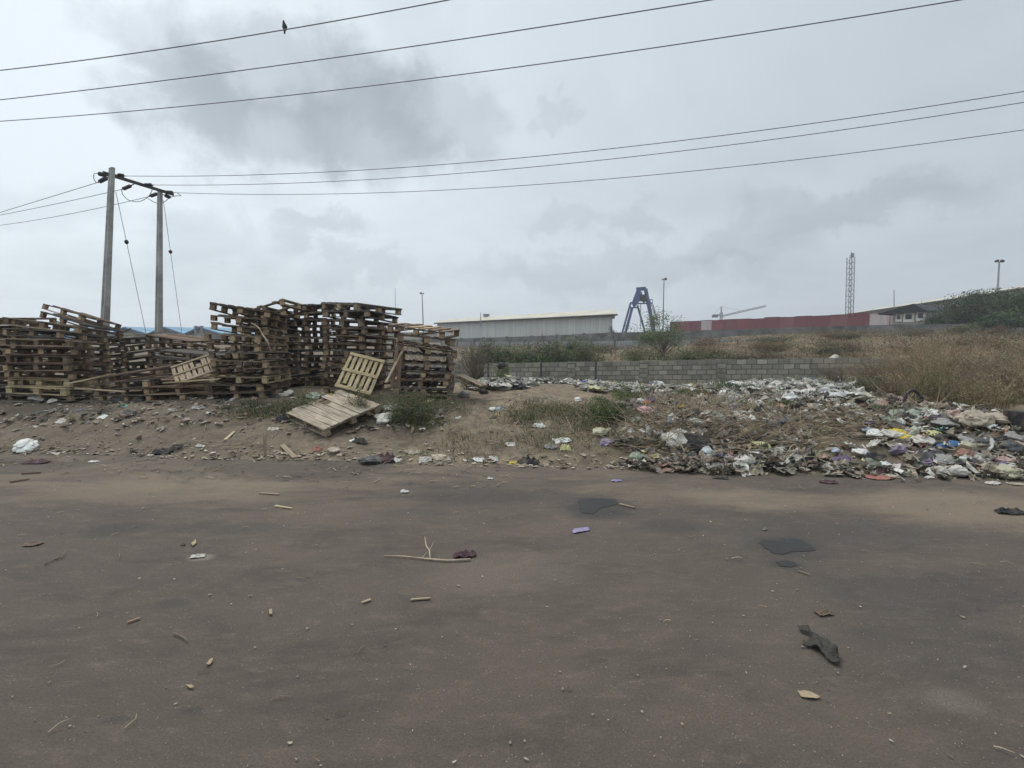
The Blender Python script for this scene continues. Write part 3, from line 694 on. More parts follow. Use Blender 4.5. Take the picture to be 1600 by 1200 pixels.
# right big warehouse
wa = Vector((93.6, 161, 0)); wb = P(1548, 462.5, 80)
shed((wa.x, wa.y), (wb.x, wb.y), .8, 8.1, 30, 2.8, M['dullplaster'], M['roofpale'], 'warehouse', 'very long warehouse with a pale roof rising to the right behind the trees', 'warehouse', over=.8, nv=(.94, -.33))
# gatehouse / office
off_a = P(1396, 490, 72); off_b = P(1447, 486, 69)
r = empty('office_building', (off_a.x, off_a.y, .8)); tag(r, 'small white upper floor office with dark gable roof beside the containers', 'building')
u = Vector((off_b.x-off_a.x, off_b.y-off_a.y, 0)); Lw = u.length; u.normalize(); n = Vector((-u.y, u.x, 0)); 
if n.y < 0: n = -n
z0 = 0; zt = P(1420, 486, 70).z-.8
g = MB(); ct = u*Lw/2+n*3; rotm = Matrix.Rotation(math.atan2(u.y, u.x), 3, 'Z'); g.box(ct+Vector((0, 0, zt/2)), (Lw, 6, zt), rotm); g.build('wall', M['dullplaster'], r)
for (f0, f1, y0, y1) in ((.09, .28, 490.5, 502), (.33, .66, 489, 503), (.72, .99, 488, 501.5)):
    zc = (P(1420, y0, 70).z+P(1420, y1, 70).z)/2-.8; hh_ = P(1420, y0, 70).z-P(1420, y1, 70).z
    g = MB(); g.box(u*Lw*(f0+f1)/2-n*.06+Vector((0, 0, zc)), (Lw*(f1-f0), .1, hh_), rotm); pn = g.build('wall_panel', M['plaster'], r)
    g = MB(); g.box(u*Lw*(f0+f1)/2-n*.14+Vector((0, 0, zc+hh_*.1)), (Lw*(f1-f0)*.58, .06, hh_*.55), rotm); g.build('window', M['glass'], pn)
g = MB(); ov = .5; zr = zt+.85
e1, e2, ap = u*(-ov-1.0)+Vector((0, 0, zt-.35)), u*(Lw+ov*.4)+Vector((0, 0, zt-.1)), u*Lw*.68+Vector((0, 0, zr-.1))
for p_, q_ in ((e1, ap), (ap, e2)):
    A_, B_, C_, D_ = p_-n*.8, q_-n*.8, q_+n*7, p_+n*7; T_ = Vector((0, 0, .15))
    g.face((A_, B_, C_, D_)); g.face([x+T_ for x in (A_, B_, C_, D_)]); g.face((A_, B_, B_+T_, A_+T_)); g.face((D_, C_, C_+T_, D_+T_))
g.face((e1-n*.75, e2-n*.75, ap-n*.75)); g.build('roof', M['dark'], r)

# containers: two high rows
M['cred'] = []
cols = {'red': (.18, .030, .036, 1), 'dark': (.145, .028, .036, 1), 'rose': (.175, .055, .058, 1), 'white': (.42, .36, .36, 1)}
CM = {}
for k, v in cols.items():
    m, t, b = newmat('container_'+k); co = coord(t); mp_ = t.nodes.new('ShaderNodeMapping'); mp_.inputs['Scale'].default_value = (1.5, 1.5, .2); t.links.new(co, mp_.inputs[0]); n_ = noi(t, mp_.outputs[0], 1.2, 5, .7)
    cc = mixc(t, mapr(t, n_.outputs[0], .5, .72, 0, .8), v, (.09, .05, .05, 1) if k == 'white' else (v[0]*.6+.03, v[1]*.8+.02, v[2]*.8+.02, 1)); t.links.new(cc, b.inputs['Base Color']); b.inputs['Roughness'].default_value = .7; CM[k] = m
def container_meshes(l):
    g = MB(); w_, h_ = 2.4, 2.55; n_ = int(l/.28)
    for i in range(n_):  # corrugated long sides
        x0 = -l/2+l*i/n_; x1 = x0+l/n_; o_ = .04 if i % 2 else 0
        for s in (-1, 1):
            y_ = s*(w_/2-.05-o_); g.face([(x0, y_, .1), (x1, y_, .1), (x1, y_, h_-.1), (x0, y_, h_-.1)][::(-s or 1)])
            g.face([(x1, y_, .1), (x1, s*(w_/2-.05-(.0 if i % 2 else .04)), .1), (x1, s*(w_/2-.05-(.0 if i % 2 else .04)), h_-.1), (x1, y_, h_-.1)])
    g.box((0, 0, h_-.06), (l-.1, w_-.1, .03)); g.box((0, 0, .1), (l-.1, w_-.1, .05)); g.box((l/2-.05, 0, h_/2), (.04, w_-.1, h_-.1)); g.box((-l/2+.05, 0, h_/2), (.04, w_-.1, h_-.1))
    f = MB()
    for sx_ in (-1, 1):
        for sy in (-1, 1): f.box((sx_*(l/2-.06), sy*(w_/2-.06), h_/2), (.12, .12, h_))
    for sy in (-1, 1):
        for z_ in (.06, h_-.06): f.box((0, sy*(w_/2-.055), z_), (l-.24, .11, .12))
    return g.mesh('body'), f.mesh('frame')
cm_cache = {}
def container(p, yaw, l, col, label, nm='shipping_container'):
    if (l, col) not in cm_cache:
        a, b_ = container_meshes(l); a.materials.append(CM[col]); b_.materials.append(CM['dark' if col != 'white' else 'rose']); cm_cache[(l, col)] = (a, b_)
    a, b_ = cm_cache[(l, col)]; r = empty(nm, p, (0, 0, yaw)); tag(r, label, 'container', 'stacked shipping containers behind the perimeter wall')
    for q, me in (('body', a), ('frame', b_)): o = bpy.data.objects.new(q, me); C.objects.link(o); o.parent = r
ca_ = P(1052, 502, 148); cb_ = P(1398, 488, 97); dv = Vector((cb_.x-ca_.x, cb_.y-ca_.y, 0)); tot = dv.length; dv.normalize(); yaw = math.atan2(dv.y, dv.x)
seq = ['dark', 'red', 'dark', 'white', 'red', 'dark', 'red', 'dark', 'dark', 'rose', 'dark', 'dark', 'rose', 'dark', 'white']
l_ = tot/len(seq); 
wds = ['first dark red container, half hidden by the small tree', 'second container from the small tree, brighter red', 'third container from the small tree, dull red, left of the white one', 'dirty white container end among the red ones', 'red container just right of the white one, below the tower crane', 'dull red container second to the right of the white one', 'brighter red container third to the right of the white one', 'dark red container fourth to the right of the white one', 'dark red container in the middle of the row', 'faded pinkish container near the middle of the row', 'dark red container just right of the faded pinkish one', 'dark red container left of the lattice mast', 'faded pinkish container beside the lattice mast', 'last plain dark red container before the office', 'whitish streaked container end next to the office']
for i, k in enumerate(seq):
    p = Vector((ca_.x, ca_.y, 0))+dv*(l_*(i+.5))
    zt_ = lerp(P(1052, 503, 148).z, P(1398, 488, 97).z, (i+.5)/len(seq))+random.uniform(-.12, .1)
    container((p.x, p.y, zt_-2.55), yaw, round(l_-.06, 2), k, 'upper row: '+wds[i])
g = MB(); p = (Vector((ca_.x, ca_.y, 0))+Vector((cb_.x, cb_.y, 0)))/2; zz_ = P(1052, 503, 148).z-2.7
g.box(p+Vector((0, 0, zz_/2+.2)), (tot, 2.2, zz_-.1), Matrix.Rotation(yaw, 3, 'Z')); o = g.build('container_platform', M['farwall']); tag(o, 'dark raised platform under the row of red containers', 'platform')

# blue gantry crane
DC = 140; r = empty('gantry_crane', P(998, 522, DC)); tag(r, 'tall blue A-frame gantry crane right of the grey shed', 'crane'); o0 = r.location.copy()
def q(px, py, dd=0): return P(px, py, DC+dd)-o0
g = MB(); g.bar(q(994.5, 452), q(1008.5, 451), .9, .9); g.bar(q(995, 452, 8), q(1008, 451.5, 8), .6, .6); g.build('top_beam', M['cblue'], r)
for a, b_, w_ in (((1008.5, 451), (1022, 520), .8), ((988, 480), (977, 521), .6), ):
    g = MB(); g.bar(q(*a), q(*b_), w_, w_); g.build('leg', M['cblue'], r)
for a, b_, w_ in (((985.5, 473), (972, 521), .45), ((996, 477), (1008, 520), .45)):
    g = MB(); g.bar(q(*a, 6), q(*b_, 6), w_, w_); g.build('leg', M['cblue'], r)
g = MB(); pl = [(995, 452), (1003, 456), (1004, 463), (997, 474), (990.5, 482), (987, 474), (990, 465)]
f_ = [q(*a, -.8) for a in pl]; b2_ = [q(*a, 6) for a in pl]; g.face(f_); g.face(b2_[::-1])
for i in range(len(pl)): g.face((f_[i], f_[(i+1) % len(pl)], b2_[(i+1) % len(pl)], b2_[i]))
g.build('girder', M['cblue'], r)
g = MB(); g.box(q(1003, 465.5), (1.6, 2, 1.6)); g.box(q(1007.5, 469), (1.0, 1.5, .8)); g.build('trolley', M['dark'], r)
g = MB()
for a, b_ in (((985, 473), (988, 473)), ((983, 481), (997, 480.5)), ((996, 474.5), (1019.5, 473.5)), ((1002, 462.5), (1011, 462.5)), ((1006, 462), (1006, 474))): g.bar(q(*a), q(*b_), .35, .35)
g.build('brace', M['cblue'], r)
g = MB(); g.tube([q(1001, 475), q(1000.6, 514)], .1, 5); g.build('rope', M['galv'], r)
g = MB(); g.bar(q(1013.5, 468), q(1019.5, 468), .15, .15); g.bar(q(1019.3, 468), q(1019.3, 474), .15, .15); g.bar(q(1016, 468), q(1016, 474), .15, .15)
g.bar(q(1017, 474), q(1026, 500), .15, .15); g.bar(q(1019.5, 474), q(1028, 500), .15, .15)
for i in range(9): g.bar(q(1017+i, 474+i*2.9), q(1019.5+i*.95, 474+i*2.9), .15, .15)
g.build('ladder', M['cblue'], r)
# far tower crane
DT = 330; r = empty('tower_crane', P(1127, 520, DT)); tag(r, 'distant grey tower crane with its jib raised to the right', 'crane'); o0 = r.location.copy()
def q(px, py, dd=0): return P(px, py, DT+dd)-o0
def lattice(a, b_, w_, th, n_, nm, mat, par):
    a, b_ = Vector(a), Vector(b_); g = MB(); z = (b_-a).normalized(); x = z.cross(Vector((0, 1, 0))).normalized()*w_/2; y_ = z.cross(x).normalized()*w_/2
    cs_ = [x+y_, x-y_, -x-y_, -x+y_]
    for c_ in cs_: g.bar(a+c_, b_+c_, th, th)
    for i in range(n_):
        p = a.lerp(b_, i/n_); s_ = a.lerp(b_, (i+1)/n_)
        for k in range(4):
            g.bar(p+cs_[k], p+cs_[(k+1) % 4], th*.7, th*.7); g.bar(p+cs_[k], s_+cs_[(k+1) % 4], th*.45, th*.45)
    g.build(nm, mat, par)
lattice(q(1127, 520), q(1127, 488), 1.2, .3, 7, 'tower', M['galv'], r); lattice(q(1127, 494), q(1197, 478), .9, .25, 22, 'jib', M['galv'], r); lattice(q(1113, 493), q(1127, 492), .9, .3, 4, 'counter_jib', M['galv'], r)
g = MB(); g.box(q(1117, 494), (3, 2, 1.6)); g.build('counterweight', M['dark'], r); g = MB(); g.bar(q(1127, 491), q(1127, 479), .7, .7); g.bar(q(1127, 479), q(1160, 486), .12, .12); g.bar(q(1127, 479), q(1114, 492), .12, .12); g.build('mast_head', M['galv'], r)
# lattice mast
DM = 128; r = empty('lattice_mast', P(1327, 515, DM)); tag(r, 'tall steel lattice mast rising behind the red containers', 'mast'); o0 = r.location.copy()
def q(px, py, dd=0): return P(px, py, DM+dd)-o0
lattice(q(1326.5, 515), q(1329.5, 402), 1.15, .12, 13, 'tower', M['galv'], r); g = MB(); g.bar(q(1329.5, 402), q(1330.5, 394), .12, .12); g.bar(q(1327, 400), q(1333, 398), .12, .12); g.box(q(1332, 399), (.5, .5, 1.0)); g.build('antenna', M['galv'], r)
def mast(px, yb, pt, D_, r_, label, heads):
    t_ = P(px, pt, D_) if not isinstance(px, tuple) else P(px[1], pt, D_); b_ = P(px if not isinstance(px, tuple) else px[0], yb, D_)
    r = empty('light_mast', b_); tag(r, label, 'light mast'); g = MB(); g.tube([Vector(), t_-b_], [r_, r_*.55], 8); g.build('pole', M['galv'], r)
    for dx, sz in heads:
        g = MB(); k = D_/FPX; c_ = t_-b_+Vector((dx*k, 0, .0)); g.bar(t_-b_-Vector((0, 0, .1)), c_, .08, .08); g.box(c_+Vector((0, 0, sz*k*.3)), (sz*k, sz*k, sz*k*.7), Matrix.Rotation(.5 if dx > 0 else -.5, 3, 'Y')); g.build('floodlight', M['dark'], r)
mast((662, 659.5), 530, 459, 120, .16, 'thin light mast between the pallets and the shed', [(-2, 3), (2, 2)])
mast((1035.5, 1037.5), 530, 437, 105, .15, 'light mast standing behind the small leafy tree', [(2.5, 3.5), (-2, 2)])
mast((1555, 1561.5), 510, 409, 88, .2, 'twin headed light mast above the dark trees at right', [(-4, 4), (4.5, 4)])
def rod(px, y0, y1, D_, r_, label):
    g = MB(); b_ = P(px, y0, D_); g.tube([Vector(), P(px, y1, D_)-b_], [r_, r_*.6], 6); o = g.build('antenna_pole', M['galv']); o.location = b_; tag(o, label, 'pole')
rod(617.5, 530, 450, 200, .13, 'very faint thin mast rising behind the rightmost pallet stack'); rod(1397, 505, 453, 100, .1, 'thin pole behind the roof above the office'); rod(1439.5, 500, 470, 100, .07, 'short thin pole right of the office roof')
rod(1364.5, 505, 482, 100, .07, 'short thin pole left of the office behind the containers'); rod(751, 510, 489, 112, .12, 'short thin pole on the shed roof')

# blue roofed halls at left
DB = 120; M['cream'] = simple('cream_panel', (.45, .41, .34, 1), .8, .1, 1)
def hall(pl, pr, pk, label, dd=0):
    D_ = DB+dd; a = P(pl, 523, D_); b_ = P(pr, 523, D_); k = P(pk, 512.5, D_); base = .8; r = empty('blue_roof_hall', (a.x, a.y, base)); tag(r, label, 'building', 'blue roofed halls behind the pallets')
    o = Vector((a.x, a.y, base)); a, b_, k = a-o, b_-o, k-o; y_ = Vector((0, 45, 0)); g = MB(); g.face((Vector((a.x, 0, 0)), Vector((b_.x, 0, 0)), b_, k, a)); g.face((a, a+y_, Vector((a.x, 45, 0)), Vector((a.x, 0, 0)))); g.face((b_, Vector((b_.x, 0, 0)), Vector((b_.x, 45, 0)), b_+y_)); g.build('wall', M['dullplaster'], r)
    g = MB(); ov = Vector((0, -1.2, .05)); th = Vector((0, 0, .25))
    for p_, q_ in ((a+ov, k+ov), (k+ov, b_+ov)):
        g.face((p_+th, q_+th, q_+y_+th, p_+y_+th)); g.face((p_, p_+y_, q_+y_, q_)); g.face((p_, q_, q_+th, p_+th))
    g.build('roof', M['roofblue'], r)
    g = MB(); f = Vector((0, -1.3, .1)); g.bar(a+f, k+f, .5, .2); g.bar(k+f, b_+f, .5, .2); g.build('roof_edge', M['trimblue'], r)
    g = MB(); cc = (a+b_)/2; g.box((k.x-.1, -.12, a.z-.15), (2.7, .15, .95)); g.build('gable_panel', M['cream'], r)
    g = MB(); g.box((k.x, -.1, a.z-2.1), (3.4, .12, 1.8)); g.build('window', M['glass'], r)
hall(110, 168, 139, 'blue gabled hall hidden behind the tilted stack, left of the left pole'); hall(180, 235, 200, 'blue gabled hall seen between the two concrete poles'); hall(236, 292, 262, 'blue gabled hall just right of the right concrete pole'); hall(293, 350, 316, 'blue gabled hall next to the tall messy pallet stack')
g = MB(); a = P(100, 513, 150); b_ = P(345, 513, 150); g.face((Vector((a.x, 125, 3)), Vector((b_.x, 125, 3)), b_, a)); g.face((a, b_, Vector((b_.x, 175, 3)), Vector((a.x, 175, 3)))); g.face((Vector((a.x, 125, 1)), Vector((b_.x, 125, 1)), Vector((b_.x, 125, 3)), Vector((a.x, 125, 3))))
tag(g.build('long_blue_roof', M['roofblue']), 'long pale blue roof ridge behind the gabled halls', 'building')
g = MB()
for px in (305.5, 315): g.bar(P(px, 545, 60), P(px, 509, 60), .18, .18)
g.bar(P(303, 510.5, 60), P(318, 510.5, 60), .12, .12); tag(g.build('small_pylon', M['galv']), 'small far away two legged pylon left of the tall messy stack', 'utility pole')
rod(598, 535, 519, 90, .3, 'stub of a grey post just left of the rightmost stack top')
g = MB(); g.box((0, 0, 1.5), (30, 8, 3)); g.box((0, 0, 3.1), (31, 9, .3)); o = g.build('low_building', M['roofpale']); p = P(660, 530, 150); o.location = (p.x, p.y, .3); tag(o, 'low pale building just left of the grey shed', 'building')
# ------------------------------------------------------------ vegetation
random.seed(99)
def leafmat(name, a, b_, c_, tr=.25): return island(name, [(0, a), (.35, b_), (.7, c_), (1, tuple(x*.6 for x in a[:3])+(1,))], .75, .2, False, trans=tr)
M['leaf'] = leafmat('green_leaves', (.060, .095, .032, 1), (.09, .13, .048, 1), (.14, .175, .075, 1))
M['leafpale'] = leafmat('pale_green_leaves', (.11, .15, .06, 1), (.15, .19, .075, 1), (.21, .24, .12, 1))
M['leafdark'] = leafmat('dark_leaves', (.028, .048, .026, 1), (.042, .065, .035, 1), (.065, .085, .048, 1), .15)
M['dry'] = leafmat('dry_straw', (.17, .125, .075, 1), (.30, .23, .14, 1), (.42, .34, .22, 1), .25)
M['russet'] = leafmat('russet_brush', (.16, .095, .058, 1), (.22, .14, .085, 1), (.30, .215, .135, 1), .2)
M['scrub'] = leafmat('scrub_brown', (.095, .055, .038, 1), (.13, .082, .055, 1), (.19, .135, .09, 1), .2)
M['olive'] = leafmat('olive_brush', (.10, .10, .045, 1), (.14, .14, .065, 1), (.20, .175, .09, 1), .2)
M['twig'] = simple('twig_bark', (.16, .13, .10, 1), .9, .3, 8)
M['palestick'] = simple('dry_stick', (.34, .28, .20, 1), .9, .3, 9)
def shrub(x, y, wx, wy, h, n, ls, mats, label, name='bush', cat='bush', group=None, stems=9, bare=0, z=None, seed=None, clumps=10, trunk=0):
    z = gz(x, y)-.03 if z is None else z; r = empty(name, (x, y, z)); tag(r, label, cat, group)
    if seed is not None: random.seed(seed)
    g = MB(); tips = []
    for i in range(stems):
        a = random.uniform(0, 6.28); q_ = random.random()**.5; tip = Vector((math.cos(a)*wx/2*q_, math.sin(a)*wy/2*q_, h*random.uniform(.55, 1)*(1-.45*q_*q_)))
        b0 = Vector((random.uniform(-.1, .1)*wx, random.uniform(-.1, .1)*wy, 0))
        if trunk: b0 = Vector((0, 0, trunk*random.uniform(.5, 1)))
        md = b0.lerp(tip, .5)+Vector((random.uniform(-.06, .06)*wx, random.uniform(-.06, .06)*wy, .05*h)); rr = max(.004, .012*h)
        g.tube([b0, md, tip], [rr, rr*.6, rr*.25], 5); tips.append(tip)
        for k in range(3 if not bare else 6):
            p = md.lerp(tip, random.random()); t2_ = p+Vector((random.gauss(0, .16)*wx, random.gauss(0, .16)*wy, abs(random.gauss(0, .14))*h)); g.tube([p, t2_], [rr*.35, rr*.12], 4); tips.append(t2_)
    if trunk: g.tube([(0, 0, -.1), (.03*wx, 0, trunk*.6), (0, 0, trunk*1.02)], [.05*h*.6, .035*h*.6, .028*h*.6], 7)
    g.build('trunk' if trunk else 'stems', M['twig'], r)
    if n:
        f = MB(); mm = mats if isinstance(mats, (list, tuple)) else [mats]
        cl = [random.choice(tips)*(random.uniform(.3, 1) if not trunk else 1)+Vector((random.gauss(0, .06)*wx, random.gauss(0, .06)*wy, random.gauss(0, .05)*h)) for _ in range(clumps)]
        cr = [random.uniform(.06, .16) for _ in cl]; cmx = [random.randrange(len(mm)) for _ in cl]
        for i in range(n):
            k = random.randrange(len(cl)); c_ = cl[k]; s_ = cr[k]
            tg = lambda q_: max(-1.5, min(1.5, random.gauss(0, 1)))*q_
            p = c_+Vector((tg(s_)*wx, tg(s_)*wy, tg(s_*.8)*h))
            if p.z < .02*h: p.z = abs(p.z)*.6
            f.leaf(p, ls*random.uniform(.6, 1.4), ls*random.uniform(.3, .5), cmx[k] if random.random() < .8 else random.randrange(len(mm)))
        f.build('crown' if trunk else 'foliage', mm, r)
    return r
def shrub_px(px, pyb, D_, wpx, hpx, n, ls, mats, label, dpt=None, **k):
    s_ = D_/FPX; x = PX(px, D_); h_ = hpx*s_; zb = P(px, pyb, D_).z; z_ = H(x, D_)-.03
    h2 = max(h_*.6, zb+h_-z_)
    return shrub(x, D_, wpx*s_, (dpt or wpx*s_*.7), h2, n, ls, mats, label, z=z_, **k)
# near bushes
shrub_px(628, 634, 8.55, 112, 40, 6000, .028, [M['leaf'], M['leafdark'], M['leaf'], M['olive']], 'low green bush in front of the rightmost pallet stack', seed=1, stems=30, clumps=34)
shrub_px(480, 615, 8.9, 60, 20, 1500, .026, [M['leaf'], M['olive']], 'small green weed in front of the straight tall stack', seed=2, stems=16, clumps=14)
shrub_px(955, 678, 8.2, 84, 62, 5200, .032, [M['leaf'], M['leafdark'], M['leafpale'], M['leaf']], 'leafy green bush at the left end of the central refuse heap', seed=3, stems=30, clumps=34)
shrub_px(985, 640, 9.8, 70, 40, 2200, .032, [M['leaf'], M['leafpale'], M['olive']], 'pale weedy bush behind the leafy one by the refuse', seed=4, stems=20, clumps=18)
shrub_px(790, 598, 24, 40, 44, 1500, .10, [M['leafpale'], M['leaf']], 'young light green shrub growing against the block wall', seed=5, stems=14, clumps=16)
shrub_px(1357, 612, 12.0, 62, 34, 2600, .05, [M['leafdark'], M['leaf']], 'spiky dark green bush between the refuse and the dry grass', seed=6, stems=36, clumps=24)
shrub_px(1140, 618, 12.5, 80, 22, 2600, .045, [M['leafdark'], M['leaf']], 'dark creeping weed behind the central refuse heap', seed=7, stems=24, clumps=26)
shrub_px(1080, 618, 11.5, 60, 16, 1500, .045, [M['leaf'], M['olive']], 'green creeping weed left of the dark one', seed=8, stems=18, clumps=18)
shrub_px(1225, 650, 9.2, 50, 26, 1800, .034, [M['leafdark'], M['leaf']], 'green weed right of the central heap beside the blue scrap', seed=9, stems=18, clumps=18)
shrub_px(1400, 665, 9.0, 60, 26, 1800, .034, [M['leafdark'], M['leaf']], 'dusty green creeper over the right refuse heap', seed=10, stems=20, clumps=20)
shrub_px(1455, 712, 7.4, 50, 26, 1500, .03, [M['leafdark'], M['leaf']], 'green sprig hanging over the front of the right heap', seed=12, stems=16, clumps=14)
shrub_px(735, 610, 11.5, 26, 30, 700, .04, [M['leafdark'], M['leaf']], 'small dark weed right of the sliding slatted pallet', seed=13, stems=10, clumps=10)
shrub_px(560, 612, 8.8, 50, 16, 1100, .026, [M['leaf'], M['olive']], 'ragged weed at the foot of the leaning yellow pallet', seed=15, stems=16, clumps=14)
# dry bush right of pallets
shrub_px(744, 600, 14, 60, 74, 160, .05, [M['dry'], M['russet']], 'tall dry leafless bush right of the pallet stacks', seed=14, stems=46, bare=1, clumps=16)
# beyond the wall
bl_ = [('big round green bush beyond the wall, leftmost', 770, 572, 36, 70, 42), ('second green bush beyond the wall behind the light shrub', 812, 570, 37, 80, 44), ('tallest green bush beyond the wall in the middle of its clump', 856, 568, 36, 84, 52), ('rightmost bush of the green clump beyond the wall', 905, 566, 38, 76, 42)]
for i, (lb, px, pb_, D_, wpx, hpx) in enumerate(bl_):
    shrub_px(px, pb_, D_, wpx, hpx, 6000, .16, [M['leafdark'], M['leaf'], M['leaf'], M['olive']], lb, group='green bushes beyond the block wall', seed=20+i, stems=26, clumps=44, dpt=2.6)
shrub_px(1000, 566, 36, 60, 36, 2500, .15, [M['leaf'], M['olive'], M['leafpale']], 'green bush at the left foot of the small tree', seed=31, stems=20, clumps=22)
shrub_px(1065, 568, 36, 80, 34, 3000, .15, [M['leaf'], M['olive']], 'low green bush right of the small tree', seed=32, stems=20, clumps=24)
shrub_px(1036, 566, 38, 70, 70, 4200, .13, [M['leafpale'], M['leaf']], 'small tree with a thin leafy crown beyond the block wall', name='tree', cat='tree', seed=33, stems=24, clumps=30, trunk=1.1)
shrub_px(1105, 560, 40, 70, 26, 2200, .14, [M['russet'], M['olive']], 'reddish brown dry bush beyond the wall right of the tree', seed=34, stems=26, clumps=20, bare=1)
shrub_px(1200, 548, 42, 80, 24, 2600, .14, [M['russet'], M['olive']], 'dark russet bush on the field below the perimeter wall', seed=35, stems=26, clumps=20, bare=1)
# trees at right
TR = [('dark leafy tree left of the right group, before the warehouse', 1508, 512, 62, 60, 44), ('tallest dark tree of the right group', 1552, 515, 60, 90, 62), ('dark tree at the right edge of the photo', 1600, 516, 58, 96, 62), ('small rounded tree in front of the dark right group', 1575, 530, 50, 46, 36), ('sparse tree in front of the long warehouse wall', 1478, 512, 64, 36, 18)]
for i, (lb, px, pb_, D_, wpx, hpx) in enumerate(TR):
    shrub_px(px, pb_, D_, wpx, hpx, 7000, .26, [M['leafdark'], M['leafdark'], M['leafdark'], M['leaf']], lb, name='tree', cat='tree', group='dark trees at the right', seed=40+i, stems=30, clumps=46, trunk=1.4, dpt=5)
shrub_px(957, 521, 82, 14, 14, 250, .25, [M['leafdark'], M['leaf']], 'tiny tree at the right corner of the grey shed', name='tree', cat='tree', seed=50, stems=10, clumps=8, trunk=1)
for i_, (px_, wh) in enumerate(((945, 'right of the green clump'), (1125, 'below the tower crane'), (1215, 'below the middle red containers'), (1300, 'just left of the lattice mast'), (1345, 'just right of the lattice mast'), (1415, 'below the small office'), (1490, 'left of the dark trees'), (1565, 'below the dark trees'))):
    for j_ in range(2):
        random.seed(300+i_*2+j_); px2 = px_+random.uniform(-26, 26); yy_ = 35+random.uniform(0, 3) if j_ == 0 else 45+random.uniform(0, 5); yy_ = max(yy_, wally(PX(px2, yy_))+3)
        q_ = (i_+j_*2+i_//3) % 3; lb_ = ('russet', 'olive green', 'brown')[q_]
        shrub(PX(px2, yy_), yy_, random.uniform(2.6, 5.2), 1.8, random.uniform(.55, 1.15), 1800, .12, [[M['scrub'], M['russet']], [M['leafdark'], M['olive']], [M['olive'], M['scrub'], M['scrub']]][q_], ('nearer', 'farther')[j_]+' '+lb_+' scrub bush on the open field '+wh, group='scrub bushes on the far field', stems=22, clumps=24, seed=310+i_*2+j_)
def scatter_blades(name, area, n, h0, h1, wd, mats, dens=None, curl=.35, segs=3, side=0, hmod=0):
    g = MB(); k = 0
    while k < n:
        x, y = area()
        if dens and random.random() > dens(x, y): continue
        k += 1; z = gz(x, y)-.01; h_ = random.uniform(h0, h1)*((1+.5*noise.noise(Vector((x, y, 5)))) if not hmod else .35+1.15*ss(-.25, .35, noise.noise(Vector((x*hmod, y*hmod*.7, 5))))); a = random.uniform(0, 6.28); c_ = random.gauss(0, curl)*h_
        pts = [Vector((x+math.cos(a)*c_*(i/segs)**2, y+math.sin(a)*c_*(i/segs)**2, z+h_*i/segs)) for i in range(segs+1)]
        mi = min(len(mats)-1, int((noise.noise(Vector((x*.35, y*.35, 2)))*.9+.5+random.uniform(-.25, .25))*len(mats))) if len(mats) > 1 else 0
        g.ribbon(pts, wd, max(0, mi))
        for _ in range(side):
            p = pts[random.randint(1, segs)]; g.ribbon([p, p+Vector((random.gauss(0, .25), random.gauss(0, .25), random.uniform(.0, .3)))*h_*.5], wd*.8, max(0, mi))
            g.leaf(p+Vector((random.gauss(0, .03), random.gauss(0, .03), 0)), wd*4, wd*2, max(0, mi))
    return g
# dry weeds on the right (uncountable)
def dens_right(x, y):
    px = 800+FPX*x/y
    e0 = lerp(1395, 1325, ss(11, 16, y))+60*noise.noise(Vector((x*.9, y*.9, 31)))
    if y < lerp(10.4, 9.5, ss(6.5, 8.5, x))+1.2*noise.noise(Vector((x*.8, 3, 8))): return 0
    return ss(e0, e0+70, px)*(.5+.5*ss(-.2, .3, noise.noise(Vector((x*.6, y*.6, 9)))))
def ar():
    y = random.uniform(8.9, 19); return (random.uniform(.60*y, 1.15*y), y)
g = scatter_blades('dry_weeds', ar, 17000, .22, .80, .008, [M['russet'], M['dry'], M['dry'], M['olive']], lambda x, y: dens_right(x, y)*(1 if y < wally(x)-.4 else 0), .8, 3, 5, .9)
for i_, (px, pyb, D_, wp, hp, nl) in enumerate(((1400, 640, 11.5, 90, 62, 500), (1470, 650, 10.8, 110, 84, 700), (1550, 655, 10.5, 120, 100, 700), (1520, 630, 12.5, 110, 90, 600), (1440, 615, 14, 100, 70, 500), (1370, 600, 15, 80, 46, 400), (1590, 640, 12, 90, 100, 500), (1310, 592, 17, 80, 34, 300))):
    shrub_px(px, pyb, D_, wp, hp, nl*3, .035, [M['russet'], M['dry'], M['olive']], 'dry brown bush '+['on the bank at the left end of the dry weeds', 'in the middle front of the dry weeds', 'above the two big beige sacks', 'in the middle of the dry weeds', 'at the back of the dry weeds near the wall', 'behind the spiky dark green bush', 'at the right edge of the photo above the broken crate', 'against the wall left of the dry weeds'][i_], group='dry bushes in the weeds', seed=60+i_, stems=60, bare=1, clumps=40)
tag(g.build('dry_weeds', [M['russet'], M['dry'], M['dry'], M['olive']]), 'tall tangled dry straw coloured weeds covering the right bank', 'dry weeds', None, 'stuff')
# brush field beyond wall
def ar():
    y = 31+30*random.random()**1.6; return (random.uniform(-.25*y, 1.15*y), y)
g = scatter_blades('dry_brush', ar, 22000, .10, .46, .03, [M['scrub'], M['olive'], M['scrub'], M['dry']], lambda x, y: 1 if y > wally(max(-22, min(39, x)))+.5 else 0, .6, 2, 2, .45)
tag(g.build('dry_brush', [M['scrub'], M['olive'], M['scrub'], M['dry']]), 'brown and olive dry brush covering the field beyond the wall', 'dry brush', None, 'stuff')
